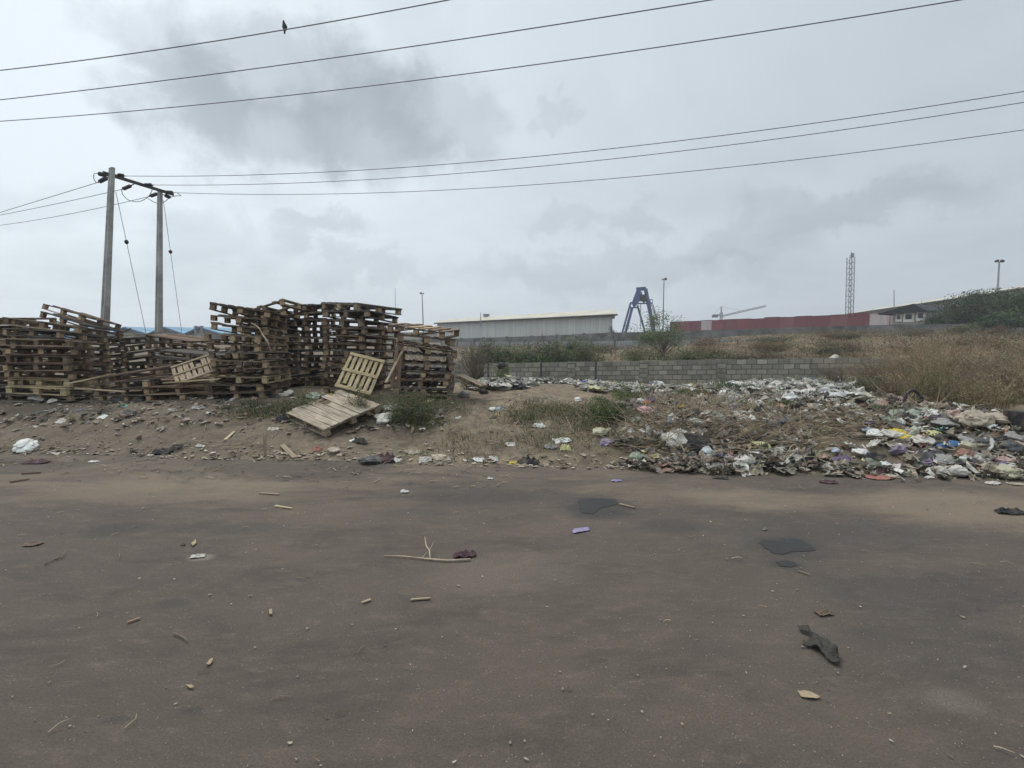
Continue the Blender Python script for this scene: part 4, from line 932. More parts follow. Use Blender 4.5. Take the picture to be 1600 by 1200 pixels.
# green weeds / grass patches on the bank, [px,py,wpx,hpx,n]
g = MB()
for (px, py, wpx, hpx, n_) in ((870, 640, 150, 26, 1500), (920, 655, 100, 40, 1500), (820, 655, 70, 26, 900), (440, 640, 110, 22, 1600), (395, 640, 60, 14, 500), (560, 620, 60, 14, 700), (665, 660, 70, 14, 700), (1010, 605, 100, 14, 1200), (1180, 640, 120, 22, 1500), (1300, 635, 60, 10, 500), (690, 640, 70, 10, 350), (860, 690, 120, 30, 500), (740, 690, 140, 40, 400),(1230, 600, 160, 12, 900)):
    for _ in range(n_):
        p = G(px+random.gauss(0, .42)*wpx/2, py+random.gauss(0, .42)*hpx/2) if False else None
        if p is None:
            if _ % 40 == 0: base_ = G(px+random.gauss(0, .45)*wpx/2*1.1, py+random.gauss(0, .45)*hpx/2*1.1)
            p = base_+Vector((random.gauss(0, .14), random.gauss(0, .16), 0))*(base_.y/9)
        z = gz(p.x, p.y); h_ = random.uniform(.03, .11)*(base_.y/9)
        a = random.uniform(0, 6.28); g.ribbon([(p.x, p.y, z-.01), (p.x+math.cos(a)*h_*.3, p.y+math.sin(a)*h_*.3, z+h_*.7), (p.x+math.cos(a)*h_*.8, p.y+math.sin(a)*h_*.8, z+h_)], .007, random.choice((0, 1, 2, 2)))
        if random.random() < .5: g.leaf((p.x, p.y, z+h_*random.random()), .03, .014, random.choice((0, 1)))
tag(g.build('green_weeds', [M['leaf'], M['leafdark'], M['dry']]), 'short patchy green weeds and grass on the dirt bank', 'weeds', None, 'stuff')

# ------------------------------------------------------------ refuse (uncountable mass)
def crumple(g, x, y, z, sx_, sy, amp, rz, tilt=0, n=4, m=0):
    tilt *= .75
    b0 = len(g.v); ca, sa = math.cos(rz), math.sin(rz); sd = random.uniform(0, 100); tx, ty = random.gauss(0, tilt), random.gauss(0, tilt); sk = random.uniform(-.4, .4); tp = random.uniform(-.5, .4)
    for j in range(n+1):
        for i in range(n+1):
            u_ = i/n-.5; v_ = j/n-.5; uu = u_*(1+tp*v_)+sk*v_+(.30*noise.noise(Vector((u_*3.5, v_*3.5, sd)))); vv = v_+.30*noise.noise(Vector((u_*3, v_*3, sd+9)))
            if abs(u_) > .45 and abs(v_) > .45: uu *= .75; vv *= .75
            h_ = amp*(abs(noise.noise(Vector((u_*3.7, v_*3.7, sd+3))))*1.8+random.uniform(0, .3))
            X_, Y_ = uu*sx_, vv*sy; g.v.append((x+X_*ca-Y_*sa, y+X_*sa+Y_*ca, z+h_+X_*tx+Y_*ty))
    for j in range(n):
        for i in range(n): k = b0+j*(n+1)+i; g.f.append((k, k+1, k+n+2, k+n+1)); g.m.append(m)
LIT = lambda nm, white, dirt=.5: island(nm, white, .6, .35, True, DUST, 2.2, dirt, .12)
M['lit_white'] = LIT('litter_pale', [(0, (.42, .41, .37, 1)), (.17, (.31, .30, .265, 1)), (.32, (.56, .555, .52, 1)), (.42, (.19, .17, .14, 1)), (.55, (.45, .43, .37, 1)), (.65, (.10, .095, .09, 1)), (.74, (.035, .035, .04, 1)), (.82, (.33, .37, .30, 1)), (.87, (.16, .19, .13, 1)), (.91, (.45, .42, .20, 1)), (.93, (.12, .16, .30, 1)), (.95, (.40, .25, .24, 1)), (.965, (.50, .50, .50, 1))], .45)
M['lit_mix'] = LIT('litter_mixed', [(0, (.32, .28, .22, 1)), (.13, (.48, .46, .41, 1)), (.24, (.19, .155, .115, 1)), (.36, (.56, .54, .50, 1)), (.44, (.08, .066, .055, 1)), (.54, (.022, .022, .024, 1)), (.64, (.24, .20, .15, 1)), (.73, (.33, .34, .28, 1)), (.79, (.13, .15, .11, 1)), (.84, (.36, .24, .20, 1)), (.87, (.36, .32, .17, 1)), (.885, (.09, .12, .20, 1)), (.895, (.19, .15, .22, 1)), (.905, (.32, .17, .13, 1)), (.93, (.55, .54, .50, 1)), (.97, (.18, .15, .12, 1))], .65)
M['lit_dusty'] = LIT('litter_dusty', [(0, (.25, .21, .16, 1)), (.2, (.33, .29, .22, 1)), (.4, (.17, .14, .11, 1)), (.55, (.42, .38, .31, 1)), (.66, (.09, .075, .06, 1)), (.76, (.28, .235, .17, 1)), (.86, (.48, .45, .40, 1)), (.92, (.05, .045, .045, 1)), (.96, (.30, .20, .17, 1))], .55)
def litter(name, n, area, s0, s1, amp, tilt, mat, label, up=0, gz_=4, kind='stuff', pw=1.6):
    g = MB(); k = 0
    while k < n:
        q_ = area()
        if q_ is None: continue
        x, y = q_; k += 1; s_ = s0+(s1-s0)*random.random()**pw
        z = gz(x, y)+.004+random.random()**2*up
        crumple(g, x, y, z, s_*random.uniform(.6, 1.3), s_*random.uniform(.3, .9), s_*amp*random.uniform(.3, 1), random.uniform(0, 6.28), tilt, gz_)
    return tag(g.build(name, M[mat]), label, 'litter', None, kind)
random.seed(4)
def a_back():
    y = 10.3+16*random.random()**1.0; px = random.uniform(735, 1345); x = PX(px, y)
    if y > wally(x)-.6: return None
    # keep the near dirt clear in the centre left
    lim = lerp(622, 612, ss(900, 1000, px)) if px < 1000 else 626
    if px < 1130 and y < 11.3+.6*noise.noise(Vector((x, 0, 0))): return None
    if noise.noise(Vector((x*.5, y*.35, 1))) < -.28: return None
    return x, y
litter('refuse_behind_bank', 6500, a_back, .09, .42, .30, .20, 'lit_white', 'wide spread of pale plastic refuse between the bank and the block wall', .08, 5)
def ell(px, py, rx, ry):
    def f():
        a = random.uniform(0, 6.28); r_ = random.random()**.55; p = (px+math.cos(a)*rx*r_, py+math.sin(a)*ry*r_); return p
    return f
def inpx(shapes):
    tot_ = [s_[4] for s_ in shapes]
    def f():
        s_ = random.choices(shapes, tot_)[0]; a = random.uniform(0, 6.28); r_ = random.random()**.5
        p = G(s_[0]+math.cos(a)*s_[2]*r_, s_[1]+math.sin(a)*s_[3]*r_); return p.x, p.y
    return f
litter('refuse_heap', 2100, inpx([(1110, 690, 150, 42, 4), (1060, 640, 100, 30, 2.2), (1200, 640, 110, 26, 2), (1180, 728, 120, 16, 2.2), (1060, 730, 90, 10, .8)]), .03, .20, .4, .45, 'lit_mix', 'dense mixed refuse of the central heap at the roadside', .07, 5)
litter('refuse_heap', 1500, inpx([(1500, 690, 120, 50, 4), (1400, 640, 110, 24, 2.5), (1330, 620, 90, 16, 1.5), (1560, 740, 60, 14, 1), (1400, 740, 120, 12, .9), (1300, 690, 110, 30, .5)]), .03, .22, .4, .42, 'lit_mix', 'dense mixed refuse of the heap at the right edge', .06)
def a_strip():
    x = random.uniform(-8.2, 2); 
    return x, edge(x)+abs(random.gauss(.04, .22))-.05
litter('roadside_litter', 650, a_strip, .02, .10, .18, .2, 'lit_dusty', 'dusty scraps and chips lining the left edge of the road', .01, 3)
def a_foot():
    x = random.uniform(-9.5, -1.0); y = random.gauss(lerp(8.95, 8.7, ss(-6, -2, x)), .32); return (x, y) if y < 10 and y > 8.1 else None
litter('litter_under_pallets', 800, a_foot, .02, .14, .35, .3, 'lit_mix', 'grey and pale scraps strewn along the foot of the pallet stacks', .03)
def a_slope():
    x = random.uniform(-9, 9); y = edge(x)+random.uniform(0, 3.2)
    return (x, y) if random.random() < .4+.6*ss(-.2, .3, noise.noise(Vector((x*.8, y*.8, 3)))) else None
litter('slope_litter', 1200, a_slope, .012, .07, .2, .25, 'lit_dusty', 'small dusty scraps scattered thinly over the dirt bank', .0, 3)
def a_road():
    y = 1.6+5.2*random.random(); x = PX(random.uniform(-60, 1660), y); y = y; return (x, y) if y < edge(x) and random.random() < .35+.65*ss(3.5, 6.5, y) else None
litter('road_crumbs', 700, a_road, .005, .022, .4, .2, 'lit_dusty', 'tiny chips and crumbs scattered over the dusty road', .0, 2)
def lumps(name, n, area, s0, s1, mat, label):
    g = MB()
    for _ in range(n):
        q_ = area()
        while q_ is None: q_ = area()
        x, y = q_; s_ = s0+(s1-s0)*random.random()**1.8; z = gz(x, y)+random.random()*.03; b0 = len(g.v); sd = random.uniform(0, 99); asp = random.uniform(.5, 1); rz = random.uniform(0, 6.28); nu, nv_ = 12, 7
        for j in range(nv_+1):
            for i in range(nu):
                a = 2*math.pi*i/nu; e_ = math.pi*j/nv_-math.pi/2; d_ = Vector((math.cos(a)*math.cos(e_), math.sin(a)*math.cos(e_), math.sin(e_)))
                k = .6+.6*noise.noise(d_*1.3+Vector((sd, 0, 0)))+.75*abs(noise.noise(d_*3+Vector((sd, 4, 0))))
                X_, Y_ = d_.x*k*s_/2, d_.y*k*s_*asp/2; g.v.append((x+X_*math.cos(rz)-Y_*math.sin(rz), y+X_*math.sin(rz)+Y_*math.cos(rz), z+(d_.z*k+.4)*s_*.30))
        for j in range(nv_):
            for i in range(nu): g.f.append((b0+j*nu+i, b0+j*nu+(i+1) % nu, b0+(j+1)*nu+(i+1) % nu, b0+(j+1)*nu+i)); g.m.append(0)
    return tag(g.build(name, M[mat]), label, 'litter', None, 'stuff')
lumps('crumpled_bags', 160, inpx([(1110, 690, 150, 42, 4), (1060, 640, 100, 30, 2.2), (1200, 640, 110, 26, 2), (1180, 728, 120, 16, 2.2)]), .06, .30, 'lit_mix', 'small crumpled bags packed into the central heap')
lumps('crumpled_bags', 190, inpx([(1500, 690, 120, 50, 4), (1400, 640, 110, 24, 2.5), (1330, 620, 90, 16, 1.5), (1560, 740, 60, 14, 1)]), .06, .32, 'lit_mix', 'small crumpled bags packed into the right heap')
lumps('crumpled_bags', 420, a_back, .12, .5, 'lit_white', 'small crumpled bags on the pale refuse before the block wall')
# clods, pebbles
M['stone'] = island('pebbles', [(0, (.19, .155, .115, 1)), (.5, (.27, .22, .165, 1)), (.8, (.36, .32, .26, 1)), (1, (.13, .11, .09, 1))], .95, .2, False)
def pebbles(name, n, area, s0, s1, label):
    g = MB()
    for _ in range(n):
        q_ = area()
        while q_ is None: q_ = area()
        x, y = q_; s_ = s0+(s1-s0)*random.random()**2.5; z = gz(x, y); b0 = len(g.v); a0 = random.random()*6
        for k in range(5): a = a0+k*1.2566; r_ = s_*random.uniform(.7, 1.2)/2; g.v.append((x+math.cos(a)*r_, y+math.sin(a)*r_, z-.002))
        for k in range(5): a = a0+k*1.2566+.3; r_ = s_*random.uniform(.3, .6)/2; g.v.append((x+math.cos(a)*r_, y+math.sin(a)*r_, z+s_*random.uniform(.3, .55)))
        for k in range(5): g.f.append((b0+k, b0+(k+1) % 5, b0+5+(k+1) % 5, b0+5+k)); g.m.append(0)
        g.f.append(tuple(b0+5+k for k in range(5))); g.m.append(0)
    tag(g.build(name, M['stone']), label, 'pebbles', None, 'stuff')
pebbles('road_pebbles', 2000, a_road, .002, .010, 'loose grit and pebbles on the dusty road')
pebbles('bank_clods', 3600, lambda: (lambda x: (x, edge(x)+random.uniform(-.1, 3.0)))(random.uniform(-9, 9)), .006, .045, 'clods and pebbles of the dirt bank')
# stalks and sticks
def sticks(name, n, area, l0, l1, wd, label, flat=.35, mats=('palestick', 'twig', 'dry')):
    g = MB()
    for _ in range(n):
        q_ = area()
        while q_ is None: q_ = area()
        x, y = q_; l = random.uniform(l0, l1); a = random.uniform(0, 6.28); e_ = abs(random.gauss(0, flat)); z = gz(x, y)+.01
        d_ = Vector((math.cos(a)*math.cos(e_), math.sin(a)*math.cos(e_), math.sin(e_)))*l; p0 = Vector((x, y, z)); bd = Vector((random.gauss(0, .07), random.gauss(0, .07), random.gauss(.03, .05)))*l
        e2 = p0+d_; e2.z = max(e2.z, gz(e2.x, e2.y)+.01); md = (p0+e2)/2+bd; md.z = max(md.z, gz(md.x, md.y)+.008)
        r_ = wd*random.uniform(.5, 1.2)/2; g.tube([p0, md, e2], [r_, r_*.8, r_*.4], 4, random.randrange(len(mats)))
    return tag(g.build(name, [M[q_] for q_ in mats]), label, 'twigs', None, 'stuff')
sticks('dry_stalks', 2000, inpx([(1120, 670, 130, 40, 4), (1080, 640, 80, 30, 2), (1010, 690, 60, 20, 1), (1300, 670, 80, 20, .7), (1200, 700, 90, 20, 1)]), .12, .75, .010, 'tangle of dry stalks and twigs over the central heap', .4)
sticks('dry_stalks', 260, inpx([(1430, 640, 110, 30, 2), (1100, 600, 120, 12, 1)]), .15, .7, .010, 'dry stalks poking out of the right heap', .5)
sticks('wood_splinters', 300, lambda: (lambda x: (x, edge(x)+random.uniform(-1.1, .4)))(random.uniform(-8, 0)), .03, .20, .012, 'wood splinters lying along the road edge below the pallets', .05)
sticks('bank_twigs', 240, lambda: (lambda x: (x, edge(x)+random.uniform(.1, 2.6)))(random.uniform(-5, 2)), .05, .35, .008, 'thin dry twigs scattered on the dirt bank', .15)
sticks('road_splinters', 120, a_road, .02, .11, .006, 'small splinters scattered on the road', .05)
# ------------------------------------------------------------ single pieces of refuse
random.seed(11)
CMAT = {}
def cmat(name, col, rough=.6, dirt=.45):
    if name not in CMAT:
        m, t, b = newmat(name); co = coord(t, 'Generated'); n_ = noi(t, co, 4, 5, .6); g_ = t.nodes.new('ShaderNodeNewGeometry'); n2 = noi(t, g_.outputs['Position'], 9, 5, .7)
        c = mixc(t, mapr(t, n2.outputs[0], .42, .7, 0, dirt), col, DUST); c = mixc(t, mapr(t, n_.outputs[0], .35, .7, 0, .3), c, tuple(x*.5 for x in col[:3])+(1,))
        t.links.new(c, b.inputs['Base Color']); b.inputs['Roughness'].default_value = rough; bump(t, b, n_.outputs[0], .4, .03); CMAT[name] = m
    return CMAT[name]
COL = {'white': (.60, .60, .57, 1), 'offwhite': (.46, .44, .39, 1), 'grey': (.24, .235, .225, 1), 'darkgrey': (.075, .075, .08, 1), 'black': (.022, .022, .025, 1), 'beige': (.34, .29, .22, 1),
       'khaki': (.34, .32, .22, 1), 'yellow': (.50, .38, .06, 1), 'paleyellow': (.52, .50, .24, 1), 'blue': (.04, .11, .25, 1), 'lightblue': (.30, .36, .44, 1), 'navy': (.03, .035, .07, 1), 'purple': (.15, .11, .19, 1), 'violet': (.24, .20, .36, 1),
       'pink': (.50, .30, .29, 1), 'red': (.30, .12, .10, 1), 'orange': (.50, .18, .07, 1), 'teal': (.25, .48, .42, 1), 'greenish': (.22, .26, .20, 1), 'brown': (.14, .10, .075, 1), 'maroon': (.07, .035, .045, 1), 'tan': (.42, .32, .21, 1), 'clear': (.42, .45, .45, 1)}
KN = {'bag': 'plastic_bag', 'cloth': 'rag', 'sheet': 'plastic_sheet', 'paper': 'paper_scrap'}
def piece(kind, px, py, wpx, hpx, col, label, name=None, cat=None):
    """py = lowest pixel of the piece"""
    p = G(px, py-hpx*.25); s_ = p.y/FPX; w_ = wpx*s_; h_ = max(.015, hpx*s_*.8); rz = random.uniform(-.4, .4); sd = random.uniform(0, 99); bm = bmesh.new()
    org = Vector((p.x, p.y, gz(p.x, p.y)))
    lift = .05 if (px > 990 and org.y < 10.2 and org.y > edge(org.x)+.25) else (.02 if px > 990 and org.y > edge(org.x) else 0)
    if kind == 'bag':
        h_ *= .85; bmesh.ops.create_icosphere(bm, subdivisions=4 if w_ > .12 else 3, radius=1)
        for v in bm.verts:
            c_ = v.co.copy(); k = .85+.55*noise.noise(c_*1.1+Vector((sd, 0, 0)))+.38*abs(noise.noise(c_*2.6+Vector((sd, 5, 0))))+.22*abs(noise.noise(c_*6+Vector((sd, 0, 7)))); c_ *= k
            x, y, z = c_.x*w_/2, c_.y*w_*.38, (c_.z+.75)*h_*.55
            v.co = (x*math.cos(rz)-y*math.sin(rz), x*math.sin(rz)+y*math.cos(rz), max(-.01, z))
    else:
        nn_ = 18; dpt = w_*random.uniform(.45, .7) if kind != 'paper' else w_*.6; amp = h_*(.9 if kind == 'cloth' else .7)
        bmesh.ops.create_grid(bm, x_segments=nn_, y_segments=nn_, size=.5)
        for v in bm.verts:
            u_, v_ = v.co.x, v.co.y; a_ = math.atan2(v_, u_); rr = 1+.28*noise.noise(Vector((math.cos(a_)*1.4, math.sin(a_)*1.4, sd)))
            if kind in ('cloth', 'sheet'):
                q_ = max(abs(u_), abs(v_)); l_q = math.hypot(u_, v_); rr *= (q_/l_q if l_q > 0 else 1)*.6+.4
            x, y = u_*rr*w_, v_*rr*dpt
            x, y = x*math.cos(rz)-y*math.sin(rz), x*math.sin(rz)+y*math.cos(rz)
            f = max(0, 1-(max(abs(u_), abs(v_))*2)**3)
            fold = abs(noise.noise(Vector((u_*3+sd, v_*5, 1))))*1.5+abs(noise.noise(Vector((u_*8+sd, v_*9, 3))))*.6
            v.co = (x, y, fold*amp*(.35+.65*f)+.004)
    for v in bm.verts: v.co.z += gz(org.x+v.co.x, org.y+v.co.y)-org.z+lift
    if kind != 'bag': bmesh.ops.solidify(bm, geom=bm.faces[:], thickness=.003)
    nm = name or KN[kind]; me = bpy.data.meshes.new(nm); bm.to_mesh(me); bm.free(); me.materials.append(cmat('refuse_'+col, COL[col], .45 if kind in ('bag', 'sheet') else .85, .3 if col in ('white', 'yellow') else .5))
    me.polygons.foreach_set('use_smooth', [True]*len(me.polygons))
    o = bpy.data.objects.new(nm, me); C.objects.link(o); o.location = org
    return tag(o, label, cat or {'bag': 'bag', 'cloth': 'rag', 'sheet': 'plastic sheet', 'paper': 'paper'}[kind])
IT = '''bag|37|704|38|17|white|white crumpled plastic bag at the far left foot of the dirt bank
cloth|263|710|44|12|black|black rag at the foot of the bank below the short pallet pile
cloth|58|724|40|6|maroon|dark twisted rag on the road near the white bag at far left
paper|146|723|14|4|white|small white scrap on the road below the left pallets
bag|60|632|26|14|grey|grey sack slumped against the leftmost full stack
bag|82|630|18|8|offwhite|small pale bag right of the grey sack by the leftmost stack
bag|192|628|30|12|white|white pillow shaped bag at the foot of the short pallet pile
bag|215|629|18|9|offwhite|pale bag touching the right side of the white pillow shaped one
paper|193|636|12|5|teal|mint green scrap below the white pillow shaped bag
cloth|197|647|30|6|darkgrey|dark rag just below the mint green scrap
paper|160|652|16|4|white|white paper on the bank under the short pallet pile
paper|95|660|14|4|offwhite|pale flat scrap on the left part of the bank
cloth|310|641|20|6|grey|grey rag on the bank in front of the tall messy stack
cloth|350|628|18|7|black|black rag at the foot of the tall messy stack
bag|393|607|22|14|offwhite|pale torn bag snagged on the bottom of the tall messy stack
bag|412|618|28|8|white|long white bag lying beside the tall messy stack
cloth|425|622|10|5|navy|small navy rag beside the long white bag
bag|448|622|22|12|offwhite|pale crumpled bag in front of the dark stack
paper|313|699|12|6|white|white scrap low on the bank left of the planks
bag|492|624|26|10|greenish|greenish bag left of the yellow scrap
paper|518|622|9|9|yellow|bright yellow scrap at the foot of the leaning yellow pallet
cloth|536|626|34|7|navy|dark navy rag behind the worn flat pallet
cloth|446|659|30|13|black|black cloth at the left corner of the worn flat pallet
paper|428|673|16|6|offwhite|pale scrap left of the worn flat pallet
bag|598|662|30|16|offwhite|pale torn bag at the right end of the worn flat pallet
bag|592|648|16|12|black|small black bag just above the pale torn one by the flat pallet
sheet|612|640|34|10|grey|grey plastic strip right of the worn flat pallet
bag|640|636|18|8|greenish|green tinted bag under the low green bush
bag|668|631|22|10|paleyellow|yellow green bag in front of the rightmost stack
cloth|671|644|14|5|black|small black rag below the yellow green bag
bag|725|624|16|14|grey|grey upright bag beside the sliding slatted pallet
bag|755|618|14|12|black|black bag on the pale refuse near the sliding slatted pallet
cloth|562|695|24|12|black|black shoe shaped rag below the worn flat pallet
paper|555|690|16|6|white|white crushed wrapper beside the black shoe shaped rag
paper|496|704|14|7|red|red and white wrapper at the road edge under the flat pallet
bag|522|710|18|12|beige|beige crumpled bag at the road edge under the flat pallet
bag|580|728|36|13|darkgrey|dark grey bundle at the road edge left of centre
cloth|604|724|30|16|maroon|dark maroon cloth touching the dark grey bundle
paper|618|722|16|7|white|white scrap right of the maroon cloth
paper|645|710|26|8|beige|flattened beige carton on the road edge
paper|664|720|20|7|offwhite|pale flattened carton left of the tan bag
bag|690|725|30|16|beige|tan crumpled bag standing on the road edge in the centre
paper|747|722|18|8|white|white paper on the road edge right of the tan bag
paper|771|720|16|8|offwhite|pale paper second to the right of the tan bag
cloth|828|727|34|14|black|black rag on the road edge in the centre right
paper|801|726|12|7|yellow|yellow and white scrap left of the black rag in the centre
sheet|716|655|10|4|white|little white scrap on the bare slope
bag|769|643|12|7|white|white bag on the bare bank above the slope
sheet|780|640|14|5|lightblue|light blue scrap beside the white bag on the bare bank
cloth|771|654|10|4|brown|small brown rag on the bare slope
paper|808|664|11|7|pink|pink scrap among the grass on the slope
paper|789|699|8|6|red|small red scrap on the slope
paper|797|697|16|6|offwhite|pale wrapper touching the small red scrap
sheet|842|668|22|8|white|white strip on the grass slope
paper|878|692|26|9|white|white flattened carton on the slope right of centre
paper|884|706|16|14|paleyellow|yellow and white box flap below the white flattened carton
cloth|860|702|22|10|grey|grey rag left of the yellow and white flap
bag|902|628|13|8|white|round white bag alone on the grass of the bank
bag|940|683|26|16|khaki|khaki yellowish bag at the foot of the leafy bush
bag|948|696|20|8|violet|white and violet bag under the khaki one
bag|905|606|10|9|blue|blue bag on the pale refuse by the block wall
bag|1058|700|46|18|offwhite|large pale sack in the middle of the central heap
bag|1085|708|50|18|black|large black sack right below the large pale sack
bag|1010|656|30|18|pink|pinkish translucent bag on the left of the central heap
cloth|1010|637|14|9|orange|orange scrap on top of the central heap
cloth|1018|632|20|9|purple|purple cloth on top of the central heap
bag|1002|636|12|10|white|white ball of plastic left of the orange scrap
cloth|1082|607|18|8|yellow|yellow cloth on the refuse near the block wall
paper|1065|644|14|10|yellow|yellow scrap among the dry stalks
bag|1088|655|12|10|black|small black bag among the dry stalks
cloth|1155|694|34|9|black|flat black rag right of the large sacks
sheet|1130|665|30|14|greenish|grey green sheet in the central heap
bag|1170|655|22|10|offwhite|pale bag beside the black twisted rag in the heap
cloth|1185|657|20|22|black|black twisted rag standing up in the central heap
bag|1145|642|18|8|lightblue|white and blue bag on top of the central heap
cloth|1222|664|24|6|blue|blue rag on the dirt right of the central heap
bag|1162|732|28|18|offwhite|pale bag at the road edge of the central heap
bag|1192|710|26|15|paleyellow|white and yellow bag on the front of the central heap
cloth|1187|734|20|7|greenish|dark green scrap on the road edge right of the pale bag
bag|1228|738|22|11|white|white bag low at the road edge right of the green scrap
cloth|1268|731|16|24|black|black stump like bundle standing at the right of the central heap
bag|1248|726|20|9|grey|grey bag left of the black stump like bundle
sheet|1120|712|26|12|beige|beige sheet hanging on the front of the central heap
bag|1105|718|20|14|clear|clear plastic bag below the large black sack
paper|1068|728|12|8|white|white box scrap on the road edge of the central heap
paper|1036|726|12|6|pink|pink scrap at the road edge left of the heap
bag|994|722|22|9|greenish|pale green bag at the road edge left of the heap
cloth|998|713|22|8|black|black rag behind the pale green bag
bag|1006|715|10|7|paleyellow|cream ball beside the black rag left of the heap
sheet|1115|739|20|6|orange|orange edged scrap on the road edge of the heap
cloth|1110|735|22|8|maroon|dark maroon rag behind the orange edged scrap
sheet|1160|706|30|7|tan|tan cardboard strip on the central heap
bag|1072|688|18|10|greenish|green tinted film beside the pale sack
bag|1150|606|14|10|white|white bag peak behind the creeping weed
cloth|1140|612|46|9|black|black long sack on the refuse behind the central heap
cloth|1150|594|12|10|maroon|dark maroon rag hanging on the dry brush by the wall
cloth|1168|592|10|8|maroon|second dark maroon rag hanging on the dry brush by the wall
cloth|1221|590|12|14|black|dark rag on the brush before the wall right of the maroon ones
bag|1200|612|30|9|offwhite|long pale bag on the back refuse
sheet|1300|612|26|6|offwhite|pale flat sheet on the back right refuse
cloth|1275|612|18|6|navy|navy rag on the back right refuse
cloth|1254|606|20|10|black|black bag on the back right refuse
bag|1280|632|12|10|black|small black ball on the dirt right of the central heap
sheet|1292|612|16|5|paleyellow|yellow tinted sheet on the back right refuse
cloth|1310|664|24|7|maroon|dark purple rag lying on the dirt between the heaps
sheet|1244|640|18|8|white|white sheet on the dirt behind the central heap
sheet|1268|641|20|4|offwhite|thin pale strip on the dirt behind the central heap
bag|1350|628|32|13|khaki|khaki bag on top of the right refuse near the dark bush
cloth|1394|634|22|11|black|black bag at the foot of the dry weeds
paper|1389|622|6|8|pink|small pink cup standing above the black bag
sheet|1425|652|76|12|greenish|long grey green sheet across the right heap
cloth|1451|658|40|8|navy|navy cloth below the long grey green sheet
bag|1408|668|13|9|white|pale oval tub on the right heap
sheet|1388|664|26|10|greenish|green tinted sheet left of the oval tub
cloth|1448|664|18|8|red|faded red wrapper in the right heap
cloth|1465|664|12|6|pink|pink and white scrap right of the faded red wrapper
bag|1475|672|32|11|grey|mauve grey bag in the right heap
paper|1473|678|14|5|teal|turquoise scrap in the right heap
sheet|1458|684|28|6|paleyellow|cream sheet below the turquoise scrap
cloth|1412|687|38|10|yellow|bright yellow crumpled sheet on the right heap
bag|1366|686|24|9|white|white lace like bag left of the bright yellow sheet
paper|1353|679|13|6|lightblue|light blue scrap left of the bright yellow sheet
cloth|1358|668|10|4|violet|small violet scrap above the light blue one
sheet|1482|703|36|9|blue|strong blue sheet in the middle of the right heap
bag|1477|692|22|9|black|black bag just above the strong blue sheet
bag|1513|711|28|14|khaki|khaki bag right of the strong blue sheet
bag|1512|698|32|9|grey|grey bag above the khaki one in the right heap
bag|1535|704|26|14|darkgrey|dark grey sack in the right heap
bag|1519|672|42|26|beige|big beige sack below the dry weeds
bag|1558|671|40|22|beige|second big beige sack next to the right edge
paper|1547|674|16|8|white|bright white paper beside the big beige sacks
cloth|1568|688|15|9|orange|orange scrap near the right edge
cloth|1555|690|26|12|brown|brown sack behind the orange scrap
bag|1580|712|30|20|darkgrey|dark sack pile at the right edge
bag|1583|696|26|14|grey|grey sack at the right edge above the dark pile
bag|1544|700|16|10|clear|clear film in front of the dark grey sack
cloth|1450|720|46|16|darkgrey|dark green grey cloth on the front of the right heap
bag|1475|726|32|9|grey|flattened grey bag on the front of the right heap
sheet|1500|728|30|9|white|white crumpled film left of the purple cloth
cloth|1548|738|50|16|purple|purple cloth at the front of the right heap
bag|1527|742|14|14|darkgrey|dark ball left of the purple cloth
bag|1472|746|22|15|offwhite|pale knotted bag at the road edge, left lobe
bag|1495|752|30|22|offwhite|larger pale knotted bag at the road edge
bag|1570|752|38|22|khaki|khaki crumpled bag at the road edge near the right edge
sheet|1552|757|26|6|offwhite|flat pale scrap on the road below the khaki bag
sheet|1588|758|24|5|beige|flat beige strip on the road at the right edge
sheet|1372|750|38|8|red|red and white flattened sheet at the road edge
cloth|1365|722|34|11|black|black rag right of the white frilly bag
bag|1344|716|24|10|white|white frilly bag between the two heaps
paper|1353|728|14|8|paleyellow|cream box scrap below the white frilly bag
paper|1383|732|20|6|white|white strip right of the cream box scrap
cloth|1370|742|34|9|maroon|dark maroon rag above the red and white sheet
cloth|1315|728|30|14|purple|dull purple cloth right of the black stump
bag|1305|713|14|6|lightblue|white and blue box scrap above the dull purple cloth
bag|1392|748|24|6|beige|flat beige scrap at the road edge between the heaps
bag|1395|690|26|10|offwhite|pale bag left of the khaki crumple
sheet|1400|705|32|9|beige|beige sheet on the dirt between the heaps
bag|1443|703|30|12|offwhite|pale sheet crumple left of the blue sheet
cloth|1295|756|26|7|maroon|dark scrap lying on the road before the right heap
cloth|1578|804|46|11|black|flat black rag on the road at the right edge
cloth|726|872|36|13|maroon|dark twisted rag on the road beside the pale branch
paper|632|771|13|7|white|small white wrapper on the road left of centre
paper|766|750|8|5|white|tiny white wrapper on the road near the bank
sheet|963|753|17|5|violet|small lilac wrapper on the road near the bank
sheet|1126|748|26|4|black|dark strip at the road edge under the central heap
paper|1288|962|26|13|brown|crumpled brown paper on the road above the black rag
paper|310|871|22|5|offwhite|pale torn paper on the road at lower left
paper|288|475|1|1|white|skip
cloth|52|852|26|5|brown|brown twisted leaf on the road at the left edge
paper|1195|829|8|5|grey|small stone grey scrap above the large puddle
cloth|286|853|8|5|brown|curled brown leaf at lower left
paper|1030|600|10|4|white|skip'''
for ln in IT.split('\n'):
    k, px, py, w_, h_, col, lb = ln.split('|')
    if lb == 'skip': continue
    piece(k, float(px), float(py), float(w_), float(h_), col, lb)
